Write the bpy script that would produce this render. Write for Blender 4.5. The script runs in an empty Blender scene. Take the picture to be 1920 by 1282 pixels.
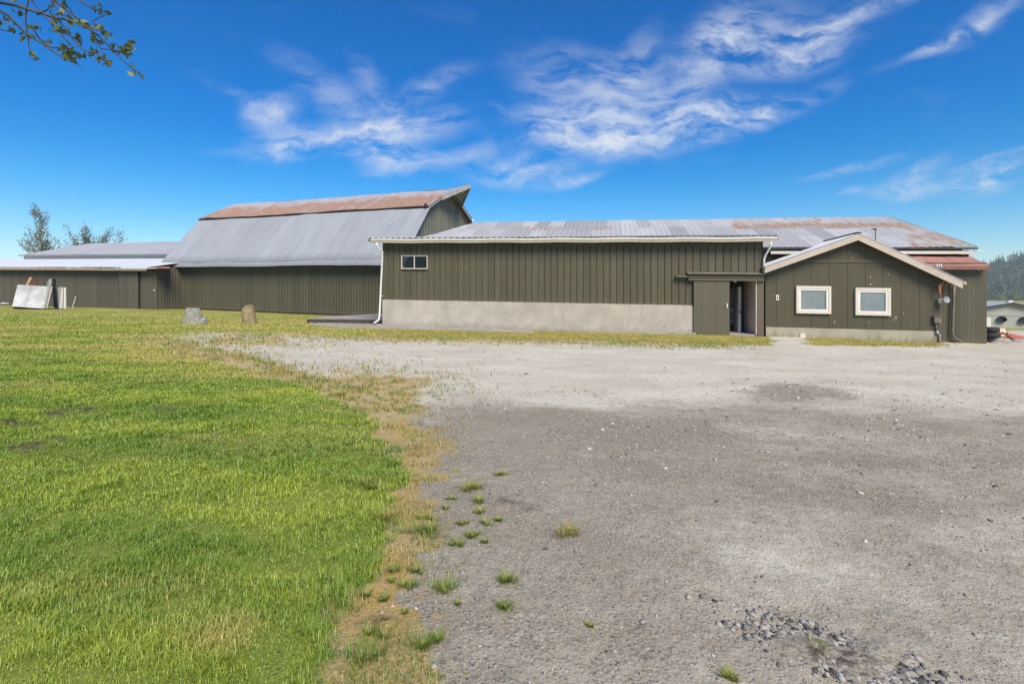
import bpy, math, random
import numpy as np
from mathutils import Vector
random.seed(7); RS = np.random.RandomState(7)
S = bpy.context.scene
R = math.radians

# ------------------------------------------------------------------ camera, sky, sun, exposure
F_PX, HOR, CX, EYE = 950.0, 555.0, 960.0, 1.6        # focal length / eye line in photograph pixels, eye height in metres
cam_d = bpy.data.cameras.new('camera'); cam = bpy.data.objects.new('camera', cam_d)
S.collection.objects.link(cam); S.camera = cam
cam_d.sensor_width = 36; cam_d.lens = F_PX/1920*36; cam_d.shift_y = -(641-HOR)/1920
cam_d.clip_start = 0.05; cam_d.clip_end = 6000
cam.location = (0, 0, EYE); cam.rotation_euler = (R(90), 0, 0)

SUN_ELEV, SUN_ROT = R(46), R(160)
sd = bpy.data.lights.new('sun', 'SUN'); so = bpy.data.objects.new('sun', sd); S.collection.objects.link(so)
sd.energy = 3.3; sd.angle = R(30); sd.color = (1.0, .90, .72)
sv = Vector((math.sin(SUN_ROT)*math.cos(SUN_ELEV), math.cos(SUN_ROT)*math.cos(SUN_ELEV), math.sin(SUN_ELEV)))
so.rotation_euler = sv.to_track_quat('Z', 'Y').to_euler()
S.view_settings.view_transform = 'Standard'; S.view_settings.look = 'None'
S.view_settings.exposure = 0.8; S.view_settings.gamma = 1

class NT:
    """small helper for node trees"""
    def __init__(s, tree): s.t = tree; s.n = tree.nodes; s.l = tree.links
    def new(s, kind, **kw):
        n = s.n.new(kind)
        for k, v in kw.items():
            if k in n.inputs.keys(): n.inputs[k].default_value = v
            else: setattr(n, k, v)
        return n
    def put(s, sock, v):
        if isinstance(v, bpy.types.NodeSocket): s.l.new(v, sock)
        elif v is not None: sock.default_value = v
    def math(s, op, a, b=None, c=None, clamp=False):
        n = s.n.new('ShaderNodeMath'); n.operation = op; n.use_clamp = clamp
        s.put(n.inputs[0], a); s.put(n.inputs[1], b)
        if c is not None: s.put(n.inputs[2], c)
        return n.outputs[0]
    def ramp(s, x, a, b, lo=0., hi=1., smooth=True):
        n = s.n.new('ShaderNodeMapRange'); n.interpolation_type = 'SMOOTHSTEP' if smooth else 'LINEAR'
        s.put(n.inputs[0], x); s.put(n.inputs[1], a); s.put(n.inputs[2], b); s.put(n.inputs[3], lo); s.put(n.inputs[4], hi)
        return n.outputs[0]
    def mix(s, f, a, b, blend='MIX'):
        n = s.n.new('ShaderNodeMix'); n.data_type = 'RGBA'; n.blend_type = blend
        fix = lambda c: (c[0], c[1], c[2], 1) if isinstance(c, tuple) else c
        s.put(n.inputs[0], f); s.put(n.inputs[6], fix(a)); s.put(n.inputs[7], fix(b))
        return n.outputs[2]
    def noise(s, vec, scale, detail=4, rough=.55, dist=0.):
        n = s.new('ShaderNodeTexNoise', Scale=scale, Detail=detail, Roughness=rough, Distortion=dist)
        if vec is not None: s.l.new(vec, n.inputs['Vector'])
        return n.outputs['Fac']
    def scale(s, vec, sc, loc=(0, 0, 0), rot=(0, 0, 0)):
        n = s.new('ShaderNodeMapping'); s.l.new(vec, n.inputs['Vector'])
        n.inputs['Scale'].default_value = sc; n.inputs['Location'].default_value = loc; n.inputs['Rotation'].default_value = rot
        return n.outputs[0]

def px_dir(px, py): return (px-CX)/F_PX, (HOR-py)/F_PX

w = bpy.data.worlds.new('World'); S.world = w; w.use_nodes = True
T = NT(w.node_tree); T.n.clear()
sky = T.new('ShaderNodeTexSky', sky_type='NISHITA', sun_disc=False)
sky.sun_elevation = SUN_ELEV; sky.sun_rotation = SUN_ROT; sky.air_density = 1.0; sky.dust_density = .15; sky.ozone_density = 3.5; sky.altitude = 200
tc = T.new('ShaderNodeTexCoord')
sp = T.new('ShaderNodeSeparateXYZ'); T.l.new(tc.outputs['Generated'], sp.inputs[0])
yy = T.math('MAXIMUM', sp.outputs[1], .06)
cu = T.math('DIVIDE', sp.outputs[0], yy); cv = T.math('DIVIDE', sp.outputs[2], yy)
cb = T.new('ShaderNodeCombineXYZ'); T.l.new(cu, cb.inputs[0]); T.l.new(cv, cb.inputs[1])
P0 = cb.outputs[0]
# domain warp for wispy cirrus
nz = T.new('ShaderNodeTexNoise', Scale=3.2, Detail=5, Roughness=.6); T.l.new(P0, nz.inputs['Vector'])
wv = T.new('ShaderNodeVectorMath', operation='SUBTRACT'); T.l.new(nz.outputs['Color'], wv.inputs[0]); wv.inputs[1].default_value = (.5, .5, .5)
ws = T.new('ShaderNodeVectorMath', operation='SCALE'); T.l.new(wv.outputs[0], ws.inputs[0]); ws.inputs['Scale'].default_value = .17
wa = T.new('ShaderNodeVectorMath', operation='ADD'); T.l.new(P0, wa.inputs[0]); T.l.new(ws.outputs[0], wa.inputs[1])
ws2 = T.new('ShaderNodeVectorMath', operation='SCALE'); T.l.new(wv.outputs[0], ws2.inputs[0]); ws2.inputs['Scale'].default_value = .075
wb = T.new('ShaderNodeVectorMath', operation='ADD'); T.l.new(P0, wb.inputs[0]); T.l.new(ws2.outputs[0], wb.inputs[1])
# (photo x, y of the centre, half length, half width, angle in degrees, strength)
BLOBS = [(505, 213, 45, 26, 5, .9), (440, 180, 62, 13, -28, .32), (545, 268, 72, 26, 8, .85), (640, 205, 130, 30, -38, .42),
         (700, 180, 70, 26, -55, .36), (795, 172, 80, 22, 28, .46), (735, 250, 120, 30, 8, .95), (690, 285, 70, 22, -20, .5), (748, 308, 62, 24, 2, .85),
         (860, 298, 66, 14, 14, .6), (975, 322, 84, 26, 2, .9), (1075, 340, 60, 9, 14, .6), (530, 290, 120, 8, -2, .3),
         (1160, 232, 170, 50, 4, .95), (1080, 262, 80, 34, -10, .6), (1290, 240, 160, 32, 14, .8), (1440, 215, 130, 20, 22, .65), (1130, 140, 150, 42, -8, .5),
         (1050, 180, 110, 36, 10, .35), (1190, 105, 60, 26, 60, .4), (1420, 80, 165, 55, 10, .50), (1510, 105, 85, 28, 15, .6), (1590, 35, 150, 22, 24, .65), (1380, 60, 120, 60, 40, .3),
         (1330, 100, 40, 90, -30, .4), (1770, 80, 95, 9, 26, .6), (1840, 40, 80, 22, 30, .55), (1700, 352, 76, 14, 4, .7), (1715, 322, 60, 14, 20, .55),
         (1870, 330, 80, 26, 8, 1.15), (1600, 315, 90, 8, 12, .4), (1590, 356, 22, 5, 18, .35), (1870, 295, 120, 6, 14, .35)]
tot = None
for (bx, by, hl, hw, an, st) in BLOBS:
    u, v = px_dir(bx, by)
    m = T.new('ShaderNodeMapping', vector_type='TEXTURE'); T.l.new(wb.outputs[0], m.inputs['Vector'])
    m.inputs['Location'].default_value = (u, v, 0); m.inputs['Rotation'].default_value = (0, 0, R(an)); m.inputs['Scale'].default_value = (hl/F_PX, hw/F_PX, 1)
    ln = T.new('ShaderNodeVectorMath', operation='LENGTH'); T.l.new(m.outputs[0], ln.inputs[0])
    g = T.ramp(ln.outputs['Value'], 1.75, 0.0, 0, st)
    tot = g if tot is None else T.math('ADD', tot, g)
st1 = T.noise(T.scale(wa.outputs[0], (3.0, 13, 1), rot=(0, 0, R(-14))), 1.5, 9, .62)
st2 = T.noise(T.scale(wa.outputs[0], (6, 9, 1), rot=(0, 0, R(30))), 2.4, 8, .65)
tex = T.math('ADD', T.math('MULTIPLY', st1, .65), T.math('MULTIPLY', st2, .35))
front = T.ramp(sp.outputs[1], .1, .3)
cov = T.math('MULTIPLY', T.math('MULTIPLY', T.math('MINIMUM', tot, 1.25), T.ramp(tex, .38, .62)), front)
thin = T.math('MULTIPLY', T.ramp(T.noise(T.scale(wa.outputs[0], (2, 6, 1)), 2.0, 6, .6), .55, .85), .08)
cov = T.math('MULTIPLY', T.math('ADD', cov, thin), .80, clamp=True)
hs = T.new('ShaderNodeHueSaturation', Saturation=1.5, Value=1.0); T.l.new(sky.outputs[0], hs.inputs['Color'])
skc = T.mix(1.0, hs.outputs[0], T.mix(T.ramp(sp.outputs[2], .0, .42), (.92, .90, .86), (.09, .76, .92)), 'MULTIPLY')
skycol = T.mix(cov, skc, (4.7, 5.0, 5.5))
bg = T.new('ShaderNodeBackground', Strength=.095); T.l.new(skycol, bg.inputs[0])
wo = T.new('ShaderNodeOutputWorld'); T.l.new(bg.outputs[0], wo.inputs[0])

# ------------------------------------------------------------------ numpy noise and the lie of the land
_perm = RS.permutation(4096); _val = RS.rand(4096)
def vnoise(x, y, seed=0):
    x = np.asarray(x, float)+seed*17.31; y = np.asarray(y, float)+seed*9.7
    xi = np.floor(x).astype(int); yi = np.floor(y).astype(int); fx = x-xi; fy = y-yi
    fx = fx*fx*(3-2*fx); fy = fy*fy*(3-2*fy)
    h = lambda a, b: _val[(_perm[(a & 4095)] + b*57) & 4095]
    return (h(xi, yi)*(1-fx)+h(xi+1, yi)*fx)*(1-fy)+(h(xi, yi+1)*(1-fx)+h(xi+1, yi+1)*fx)*fy
def fbm(x, y, seed=0, oct=4):
    a, t, f, n = .5, 0, 1, 0
    for i in range(oct):
        t = t + a*vnoise(x*f, y*f, seed+i); n += a; a *= .55; f *= 2.03
    return t/n
def sstep(x, a, b):
    t = np.clip((np.asarray(x, float)-a)/(b-a), 0, 1); return t*t*(3-2*t)
def ground_z(x, y):
    x = np.asarray(x, float); y = np.asarray(y, float)
    z = -.0145*np.clip(x, -70, 40)
    z = z + .10*np.exp(-((x+33)**2+(y-38)**2)/160.) - .10*np.exp(-((x-19)**2+(y-21)**2)/14.)
    z = z - .10*sstep(y, 28, 34)*np.exp(-((x+9)**2)/60.)
    z = z - 3.55*sstep(y, 23.5, 92)*sstep(x, 14, 24)
    # shallow rise of the lawn to the left of the yard and gentle undulation
    z = z + .05*(fbm(x*.5, y*.5, 3, 3)-.5)*sstep(np.hypot(x, y), .5, 4)
    z = z + .05*sstep(x+y*.25, -.2, -1.6)*sstep(y, 24, 10)
    z = z + .08*np.exp(-(((x-5.6)/1.0)**2+((y-9.25)/.45)**2))   # low heap of dark gravel in the yard
    return z
def gz(x, y): return float(ground_z(x, y))
def unp(px, py, D):
    u, v = px_dir(px, py); return Vector((u*D, D, EYE+v*D))
def on_ground(px, py):
    u, v = px_dir(px, py); D = EYE/max(-v, 1e-3)
    for i in range(30):
        D = D*.5 + .5*(EYE-gz(u*D, D))/(-v)
    return Vector((u*D, D, gz(u*D, D)))

# ------------------------------------------------------------------ mesh builder
def link(o): S.collection.objects.link(o); return o
def wloc(o):
    v = Vector((0, 0, 0))
    while o is not None: v += o.location; o = o.parent
    return v
class MB:
    def __init__(s): s.v = []; s.f = []; s.uv = []; s.at = {}
    def vert(s, p): s.v.append(tuple(p)); return len(s.v)-1
    def face(s, pts, uv=None):
        i = len(s.v); s.v += [tuple(p) for p in pts]; s.f.append(tuple(range(i, i+len(pts)))); s.uv.append(uv)
    def faces(s, pts, faces):
        i = len(s.v); s.v += [tuple(p) for p in pts]
        for f in faces: s.f.append(tuple(i+k for k in f)); s.uv.append(None)
    def hexa(s, p):     # p: 8 points, bottom ring then top ring
        s.faces(p, [(3, 2, 1, 0), (4, 5, 6, 7), (0, 1, 5, 4), (1, 2, 6, 5), (2, 3, 7, 6), (3, 0, 4, 7)])
    def tube(s, pts, rad, n=8, cap=True):
        pts = [Vector(p) for p in pts]
        if not hasattr(rad, '__len__'): rad = [rad]*len(pts)
        rings = []
        prev = None
        for i, p in enumerate(pts):
            a = pts[max(i-1, 0)]; b = pts[min(i+1, len(pts)-1)]; t = (b-a).normalized()
            ref = prev if prev is not None else (Vector((0, 0, 1)) if abs(t.z) < .9 else Vector((1, 0, 0)))
            e1 = (ref - t*ref.dot(t))
            if e1.length < 1e-5: e1 = t.orthogonal()
            e1.normalize(); e2 = t.cross(e1); prev = e1
            rings.append([p+(e1*math.cos(2*math.pi*k/n)+e2*math.sin(2*math.pi*k/n))*rad[i] for k in range(n)])
        i0 = len(s.v)
        for r_ in rings: s.v += [tuple(q) for q in r_]
        for i in range(len(rings)-1):
            for k in range(n):
                s.f.append((i0+i*n+k, i0+i*n+(k+1) % n, i0+(i+1)*n+(k+1) % n, i0+(i+1)*n+k)); s.uv.append(None)
        if cap:
            s.f.append(tuple(i0+k for k in range(n))[::-1]); s.uv.append(None)
            e = i0+(len(rings)-1)*n; s.f.append(tuple(e+k for k in range(n))); s.uv.append(None)
    def build(s, name, mat, parent=None, smooth=False, solid=0., recalc=True):
        me = bpy.data.meshes.new(name); off = wloc(parent) if parent else Vector((0, 0, 0))
        me.from_pydata([(a-off.x, b-off.y, c-off.z) for a, b, c in s.v], [], s.f)
        if any(u is not None for u in s.uv):
            ul = me.uv_layers.new(name='UVMap'); k = 0
            for fi, f in enumerate(s.f):
                u = s.uv[fi]
                for j in range(len(f)):
                    if u is not None: ul.data[k].uv = u[j]
                    k += 1
        for k, vals in s.at.items():
            a = me.attributes.new(k, 'FLOAT', 'POINT'); a.data.foreach_set('value', vals)
        if recalc:
            import bmesh
            bm = bmesh.new(); bm.from_mesh(me); bmesh.ops.recalc_face_normals(bm, faces=bm.faces); bm.to_mesh(me); bm.free()
        if smooth: me.polygons.foreach_set('use_smooth', [True]*len(me.polygons))
        me.materials.append(mat)
        o = link(bpy.data.objects.new(name, me)); o.parent = parent
        if solid:
            m = o.modifiers.new('solid', 'SOLIDIFY'); m.thickness = solid; m.offset = 0
        return o
def tag(o, label=None, cat=None, group=None, kind=None):
    for k, v in (('label', label), ('category', cat), ('group', group), ('kind', kind)):
        if v: o[k] = v
    return o
def thing(name, label, cat, loc, group=None):
    o = link(bpy.data.objects.new(name, None)); o.location = loc; o.empty_display_size = .3
    return tag(o, label, cat, group)

class Frame:
    """a wall line on the plan: s runs along it, b runs back from it, z up; k is the fall of the site along it"""
    def __init__(s, x0, y0, x1, y1, z0, z1):
        s.o = Vector((x0, y0)); s.d = Vector((x1-x0, y1-y0)); s.L = s.d.length; s.d.normalize(); s.n = Vector((-s.d.y, s.d.x))
        s.z0 = z0; s.k = (z1-z0)/s.L
    def __call__(s, a, b, z):
        p = s.o+s.d*a+s.n*b; return Vector((p.x, p.y, s.z0+s.k*a+z))
    def s_at(s, px, b=0.):
        u = (px-CX)/F_PX; p = s.o+s.n*b
        return (u*p.y-p.x)/(s.d.x-u*s.d.y)
    def at(s, px, py, b=0.):      # -> (s, z) of a photo point on the plane b
        a = s.s_at(px, b); p = s.o+s.d*a+s.n*b
        return a, EYE+(HOR-py)/F_PX*p.y-s.z0-s.k*a
    def box(s, m, a0, a1, b0, b1, z0, z1):
        m.hexa([s(a0, b0, z0), s(a1, b0, z0), s(a1, b1, z0), s(a0, b1, z0), s(a0, b0, z1), s(a1, b0, z1), s(a1, b1, z1), s(a0, b1, z1)])

def lerp(a, b, t): return a+(b-a)*t
def sheet(p00, p10, p11, p01, pitch, amp, profile='wave', rows=1, attr=None, sag=0., seed=0, m=None):
    """profiled metal sheet on the quad bottom-left, bottom-right, top-right, top-left; ribs run bottom to top"""
    m = m or MB(); A = (p10-p00).length; n_r = max(2, int(round(max(A, (p11-p01).length)/pitch)))
    prof = {'wave': [(0, 0), (.25, .5), (.5, 1), (.75, .5)],
            'rib': [(0, 0), (.36, 0), (.42, 1), (.58, 1), (.64, 0)],
            'groove': [(0, 0), (.83, 0), (.86, -1), (.955, -1), (.985, .35)],
            'board': [(0, 0), (.86, 0), (.89, -1), (.97, -1), (1-1e-3, 0)]}[profile]
    ts = [((i+q)/n_r, h) for i in range(n_r) for q, h in prof]+[(1., 0)]
    H = ((p01-p00).length+(p11-p10).length)/2
    nrm = (p10-p00).cross(p01-p00).normalized()
    i0 = len(m.v); vals = m.at.setdefault('mark', []) if attr else None
    for j in range(rows+1):
        t = j/rows; a = lerp(p00, p01, t); b = lerp(p10, p11, t)
        for (q, h) in ts:
            p = lerp(a, b, q)+nrm*(amp*h)
            if sag:
                p = p+nrm*(sag*(fbm(q*A*.35, t*H*.4, seed, 2)-.5))+Vector((0, 0, sag*1.2*(fbm(q*A*.16, 3.3, seed+5, 2)-.5)))
            m.v.append(tuple(p))
            if attr: vals.append(float(attr(q*A, t)))
    W = len(ts)
    for j in range(rows):
        for i in range(W-1):
            m.f.append((i0+j*W+i, i0+j*W+i+1, i0+(j+1)*W+i+1, i0+(j+1)*W+i))
            q0, q1 = ts[i][0]*A, ts[i+1][0]*A; m.uv.append(((q0, j/rows*H), (q1, j/rows*H), (q1, (j+1)/rows*H), (q0, (j+1)/rows*H)))
    return m

# ------------------------------------------------------------------ materials
def mat(name):
    m = bpy.data.materials.new(name); m.use_nodes = True; t = NT(m.node_tree)
    return m, t, t.n['Principled BSDF']
def pos(t): return t.new('ShaderNodeNewGeometry').outputs['Position']
def plain(name, col, rough=.6, metal=0., var=.25, scale=6., bump=.0, bscale=40., spec=.4, streak=False):
    m, t, b = mat(name); p = pos(t)
    v = t.scale(p, (1, 1, .12)) if streak else p
    n = t.noise(v, scale, 6, .65); n2 = t.noise(p, scale*.17, 3, .5)
    f = t.math('ADD', t.math('MULTIPLY', n, .6), t.math('MULTIPLY', n2, .4))
    lo = tuple(c*(1-var) for c in col); hi = tuple(min(1, c*(1+var)) for c in col)
    t.l.new(t.mix(t.ramp(f, .3, .7), lo, hi), b.inputs['Base Color'])
    b.inputs['Roughness'].default_value = rough; b.inputs['Metallic'].default_value = metal; b.inputs['Specular IOR Level'].default_value = spec
    if bump:
        bn = t.new('ShaderNodeBump', Strength=bump, Distance=.02); t.l.new(t.noise(p, bscale, 5, .6), bn.inputs['Height']); t.l.new(bn.outputs[0], b.inputs['Normal'])
    return m
def painted(name, col, fade=(.16, .15, .12), pitch=0., var=.18, dirt=.35, rough=.62):
    """old olive paint on metal or boards: sheet-to-sheet variation along the wall, vertical streaks, patchy fading"""
    m, t, b = mat(name); uv = t.new('ShaderNodeUVMap').outputs[0]; p = pos(t)
    s = t.new('ShaderNodeSeparateXYZ'); t.l.new(uv, s.inputs[0])
    col_d = tuple(c*(1-var) for c in col); col_l = tuple(c*(1+var) for c in col)
    wn = t.new('ShaderNodeTexWhiteNoise', noise_dimensions='1D'); t.l.new(t.math('FLOOR', t.math('DIVIDE', s.outputs[0], pitch or .9)), wn.inputs['W'])
    c = t.mix(wn.outputs['Value'], col_d, col_l)
    st = t.noise(t.scale(uv, (7, .55, 1)), 1.5, 6, .65)
    c = t.mix(t.math('MULTIPLY', t.ramp(st, .52, .78), .55), c, fade)
    pt = t.noise(t.scale(uv, (.5, .7, 1)), 1.2, 5, .6)
    c = t.mix(t.math('MULTIPLY', t.ramp(pt, .5, .75), dirt), c, (col[0]*1.12, col[1]*.95, col[2]*.75))
    c = t.mix(t.ramp(t.math('ADD', s.outputs[1], t.math('MULTIPLY', t.noise(p, 3, 4, .6), .5)), .62, .22, 0, .45), c, (.13, .105, .075))
    wr = t.noise(t.scale(uv, (16, .9, 1)), 1.0, 6, .7); c = t.mix(t.ramp(wr, .62, .74, 0, .5), c, fade)
    fine = t.noise(p, 22, 4, .7)
    c = t.mix(t.math('MULTIPLY', t.ramp(fine, .35, .75), .3), c, tuple(v*.62 for v in col))
    t.l.new(c, b.inputs['Base Color']); t.l.new(t.ramp(st, .3, .8, rough-.1, rough+.15), b.inputs['Roughness'])
    b.inputs['Specular IOR Level'].default_value = .3
    bn = t.new('ShaderNodeBump', Strength=.25, Distance=.02); t.l.new(t.noise(p, 9, 4, .6), bn.inputs['Height']); t.l.new(bn.outputs[0], b.inputs['Normal'])
    return m
def roofing(name, col, rust=(.235, .115, .07), rust2=(.36, .235, .17), pitch=.9, seam=.0, rough=.45, var=.10, base_rust=0., course=2.2):
    """galvanised sheets; vertex attribute 'mark' says how rusty the sheet is, noise breaks it up in streaks down the slope"""
    m, t, b = mat(name); uv = t.new('ShaderNodeUVMap').outputs[0]; p = pos(t)
    s = t.new('ShaderNodeSeparateXYZ'); t.l.new(uv, s.inputs[0])
    at = t.new('ShaderNodeAttribute', attribute_name='mark')
    cellu = t.math('FLOOR', t.math('DIVIDE', s.outputs[0], pitch)); cellv = t.math('FLOOR', t.math('DIVIDE', s.outputs[1], course))
    cc = t.new('ShaderNodeCombineXYZ'); t.l.new(cellu, cc.inputs[0]); t.l.new(cellv, cc.inputs[1])
    wn = t.new('ShaderNodeTexWhiteNoise', noise_dimensions='2D'); t.l.new(cc.outputs[0], wn.inputs['Vector'])
    c = t.mix(wn.outputs['Value'], tuple(v*(1-var) for v in col), tuple(v*(1+var) for v in col))
    pn = t.noise(t.scale(uv, (1.2, .35, 1)), 1.1, 5, .6)
    c = t.mix(t.math('MULTIPLY', t.ramp(pn, .4, .75), .45), c, (col[0]*.72, col[1]*.72, col[2]*.70))
    st = t.noise(t.scale(uv, (4.5, .5, 1)), 1.3, 7, .68)
    bl = t.noise(t.scale(uv, (.8, .8, 1)), 1.0, 4, .6)
    amt = t.math('ADD', t.math('ADD', at.outputs['Fac'], t.math('MULTIPLY', t.math('SUBTRACT', st, .5), 1.5)), t.math('MULTIPLY', t.math('SUBTRACT', wn.outputs['Value'], .5), .35))
    amt = t.math('ADD', amt, t.math('MULTIPLY', t.math('SUBTRACT', bl, .5), .8))
    k = t.ramp(amt, .38, .78)
    rc = t.mix(t.ramp(t.noise(t.scale(uv, (6, 1.2, 1)), 1.5, 6, .7), .35, .7), rust, rust2)
    c = t.mix(t.math('MULTIPLY', k, .92), c, rc)
    if seam:
        fr = t.math('FRACT', t.math('DIVIDE', s.outputs[0], seam)); c = t.mix(t.math('MULTIPLY', t.ramp(fr, .035, .0, 0, 1), .5), c, (.06, .06, .065))
    fv = t.math('FRACT', t.math('DIVIDE', s.outputs[1], course)); c = t.mix(t.math('MULTIPLY', t.ramp(fv, .03, .0, 0, 1), .35), c, (.08, .07, .065))
    t.l.new(c, b.inputs['Base Color']); t.l.new(t.ramp(k, 0, 1, rough, .85, False), b.inputs['Roughness'])
    t.l.new(t.ramp(k, 0, 1, .12, 0, False), b.inputs['Metallic'])
    bn = t.new('ShaderNodeBump', Strength=.2, Distance=.02); t.l.new(t.noise(p, 6, 4, .6), bn.inputs['Height']); t.l.new(bn.outputs[0], b.inputs['Normal'])
    return m

OLIVE = (.096, .087, .056)
M = {}
M['barnwall'] = painted('olive_corrugated_barn_paint', (.084, .078, .052), fade=(.15, .145, .115), pitch=.8, var=.12)
M['gablewall'] = painted('faded_gable_boards', (.19, .185, .145), fade=(.46, .45, .385), pitch=.21, var=.22, dirt=.2)
M['shedwall'] = painted('olive_shed_paint', (.098, .087, .066), fade=(.16, .15, .125), pitch=.6, var=.14)
M['boards'] = painted('olive_ribbed_boards', OLIVE, fade=(.19, .18, .14), pitch=.305, var=.12, dirt=.5)
M['panel'] = painted('olive_house_panels', (.084, .075, .046), fade=(.125, .115, .085), pitch=.735, var=.05, dirt=.3)
M['doorpaint'] = painted('olive_door_paint', (.120, .109, .075), fade=(.16, .15, .12), pitch=.2, var=.05)
M['leanwall'] = painted('olive_leanto_sheets', (.085, .078, .052), fade=(.15, .14, .10), pitch=.3, var=.16)
M['roof_lower'] = roofing('galvanised_lower_roof', (.345, .36, .39), pitch=1.1, seam=1.1, var=.05, course=30.)
M['roof_upper'] = roofing('rusted_upper_roof', (.42, .40, .42), pitch=.7)
M['roof_long'] = roofing('patched_long_roof', (.455, .445, .435), rust=(.22, .125, .08), rust2=(.36, .275, .21), pitch=.8, course=2.4, var=.24)
M['roof_front'] = roofing('bright_ribbed_roof', (.56, .58, .62), pitch=.9, var=.05, rough=.35)
M['roof_white'] = roofing('pale_shed_roof', (.68, .69, .74), pitch=1.2, var=.03)
M['roof_grey'] = roofing('grey_monitor_roof', (.42, .42, .43), rust=(.3, .27, .24), rust2=(.36, .33, .30), pitch=1.2, var=.04)
M['roof_house'] = roofing('pale_house_roof', (.56, .58, .62), pitch=.8, var=.04, rough=.4)
M['red_shingle'] = plain('faded_red_metal', (.36, .17, .135), .75, 0, .18, 3., .2)
M['red_edge'] = plain('dark_red_drip_edge', (.20, .10, .08), .8, 0, .2, 5.)
def concrete(name, col, damp=(.20, .185, .13)):
    m, t, b = mat(name); p = pos(t); uv = t.new('ShaderNodeUVMap').outputs[0]
    n = t.noise(p, .9, 6, .65); n2 = t.noise(p, 14, 5, .7); st = t.noise(t.scale(p, (3, 3, .35)), 1.2, 5, .65)
    c = t.mix(t.ramp(n, .3, .72), tuple(v*.82 for v in col), tuple(v*1.12 for v in col))
    c = t.mix(t.math('MULTIPLY', t.ramp(st, .5, .75), .5), c, tuple(v*.72 for v in col))
    s = t.new('ShaderNodeSeparateXYZ'); t.l.new(uv, s.inputs[0])
    edge = t.math('ADD', s.outputs[1], t.math('MULTIPLY', t.math('SUBTRACT', st, .5), .7))
    c = t.mix(t.ramp(edge, .22, .0, 0, .65), c, damp)
    fr = t.math('FRACT', t.math('DIVIDE', s.outputs[1], .61)); c = t.mix(t.math('MULTIPLY', t.ramp(fr, .03, .0), .35), c, tuple(v*.5 for v in col))
    fu = t.math('FRACT', t.math('DIVIDE', s.outputs[0], 2.44)); c = t.mix(t.math('MULTIPLY', t.ramp(fu, .008, .0), .35), c, tuple(v*.5 for v in col))
    vo = t.new('ShaderNodeTexVoronoi', Scale=1.15); t.l.new(p, vo.inputs['Vector'])
    c = t.mix(t.ramp(vo.outputs['Distance'], .06, .04, 0, .8), c, (.07, .06, .05))
    c = t.mix(t.math('MULTIPLY', t.ramp(n2, .45, .75), .25), c, tuple(v*.6 for v in col))
    t.l.new(c, b.inputs['Base Color']); b.inputs['Roughness'].default_value = .88
    bn = t.new('ShaderNodeBump', Strength=.35, Distance=.02); t.l.new(n2, bn.inputs['Height']); t.l.new(bn.outputs[0], b.inputs['Normal'])
    return m
M['concrete'] = concrete('board_formed_concrete', (.44, .395, .345), (.30, .265, .19))
M['concrete_old'] = concrete('mossy_concrete_footing', (.36, .33, .26), (.17, .15, .06))
M['slab'] = plain('worn_concrete_slab', (.33, .30, .27), .9, 0, .22, 4., .3)
M['slab_edge'] = plain('dark_timber_edge', (.055, .048, .045), .85, 0, .4, 9., .3)
M['trim_beige'] = plain('beige_barge_paint', (.47, .40, .33), .6, 0, .12, 6., streak=False)
M['trim_white'] = plain('white_trim_paint', (.72, .69, .66), .5, 0, .06, 8.)
M['window_trim'] = plain('cream_window_trim', (.62, .56, .49), .55, 0, .08, 8.)
M['gutter'] = plain('cream_gutter_paint', (.60, .56, .48), .45, 0, .10, 4.)
M['pipe_white'] = plain('white_downpipe_paint', (.66, .66, .64), .45, 0, .10, 3.)
M['pipe_olive'] = plain('olive_pipe_paint', (.15, .135, .10), .55, 0, .22, 5.)
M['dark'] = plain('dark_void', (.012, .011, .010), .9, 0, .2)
M['dark_metal'] = plain('dark_metal', (.05, .05, .052), .5, .5, .3)
M['steel'] = plain('grey_steel', (.38, .38, .39), .4, .5, .15)
M['wood_grey'] = plain('weathered_timber', (.30, .285, .265), .85, 0, .35, 14., .3, streak=True)
M['wood_pale'] = plain('pale_rafters', (.55, .52, .47), .85, 0, .15, 14.)
M['wood_tan'] = plain('fresh_timber', (.45, .25, .13), .75, 0, .25, 10.)
M['wood_red'] = plain('red_brown_timber', (.13, .05, .035), .8, 0, .3, 10.)
M['fascia_brown'] = plain('brown_fascia_boards', (.36, .27, .22), .8, 0, .25, 2.)
M['pink'] = plain('pale_pink_plaster', (.85, .64, .56), .8, 0, .2, 4.)
M['panel_sheet'] = plain('weathered_white_sheets', (.46, .46, .47), .6, 0, .32, 1.6)
M['curtain'] = plain('grey_curtain', (.84, .82, .75), .9, 0, .10, 3.)
M['blue_mark'] = plain('dark_blue_print', (.01, .012, .09), .6)
M['orange_wire'] = plain('orange_cord', (.42, .17, .07), .7, 0, .3)
M['lamp_white'] = plain('white_plastic', (.72, .72, .70), .4, 0, .05)
M['greybarn'] = painted('grey_far_barn_sheets', (.42, .405, .37), fade=(.46, .45, .42), pitch=1.0, var=.04, dirt=.15)
M['rubber'] = plain('black_rubber', (.025, .024, .025), .7, 0, .3)
M['tarp'] = plain('orange_red_tarp', (.50, .12, .06), .7, 0, .35, 2.)
M['rust_iron'] = plain('rusty_iron', (.16, .07, .045), .85, 0, .4)
M['tan_board'] = plain('tan_board', (.72, .58, .45), .8, 0, .12, 3.)
M['soil'] = plain('gravelly_soil', (.20, .175, .14), .95, 0, .35, 6., .6, 30)
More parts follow.
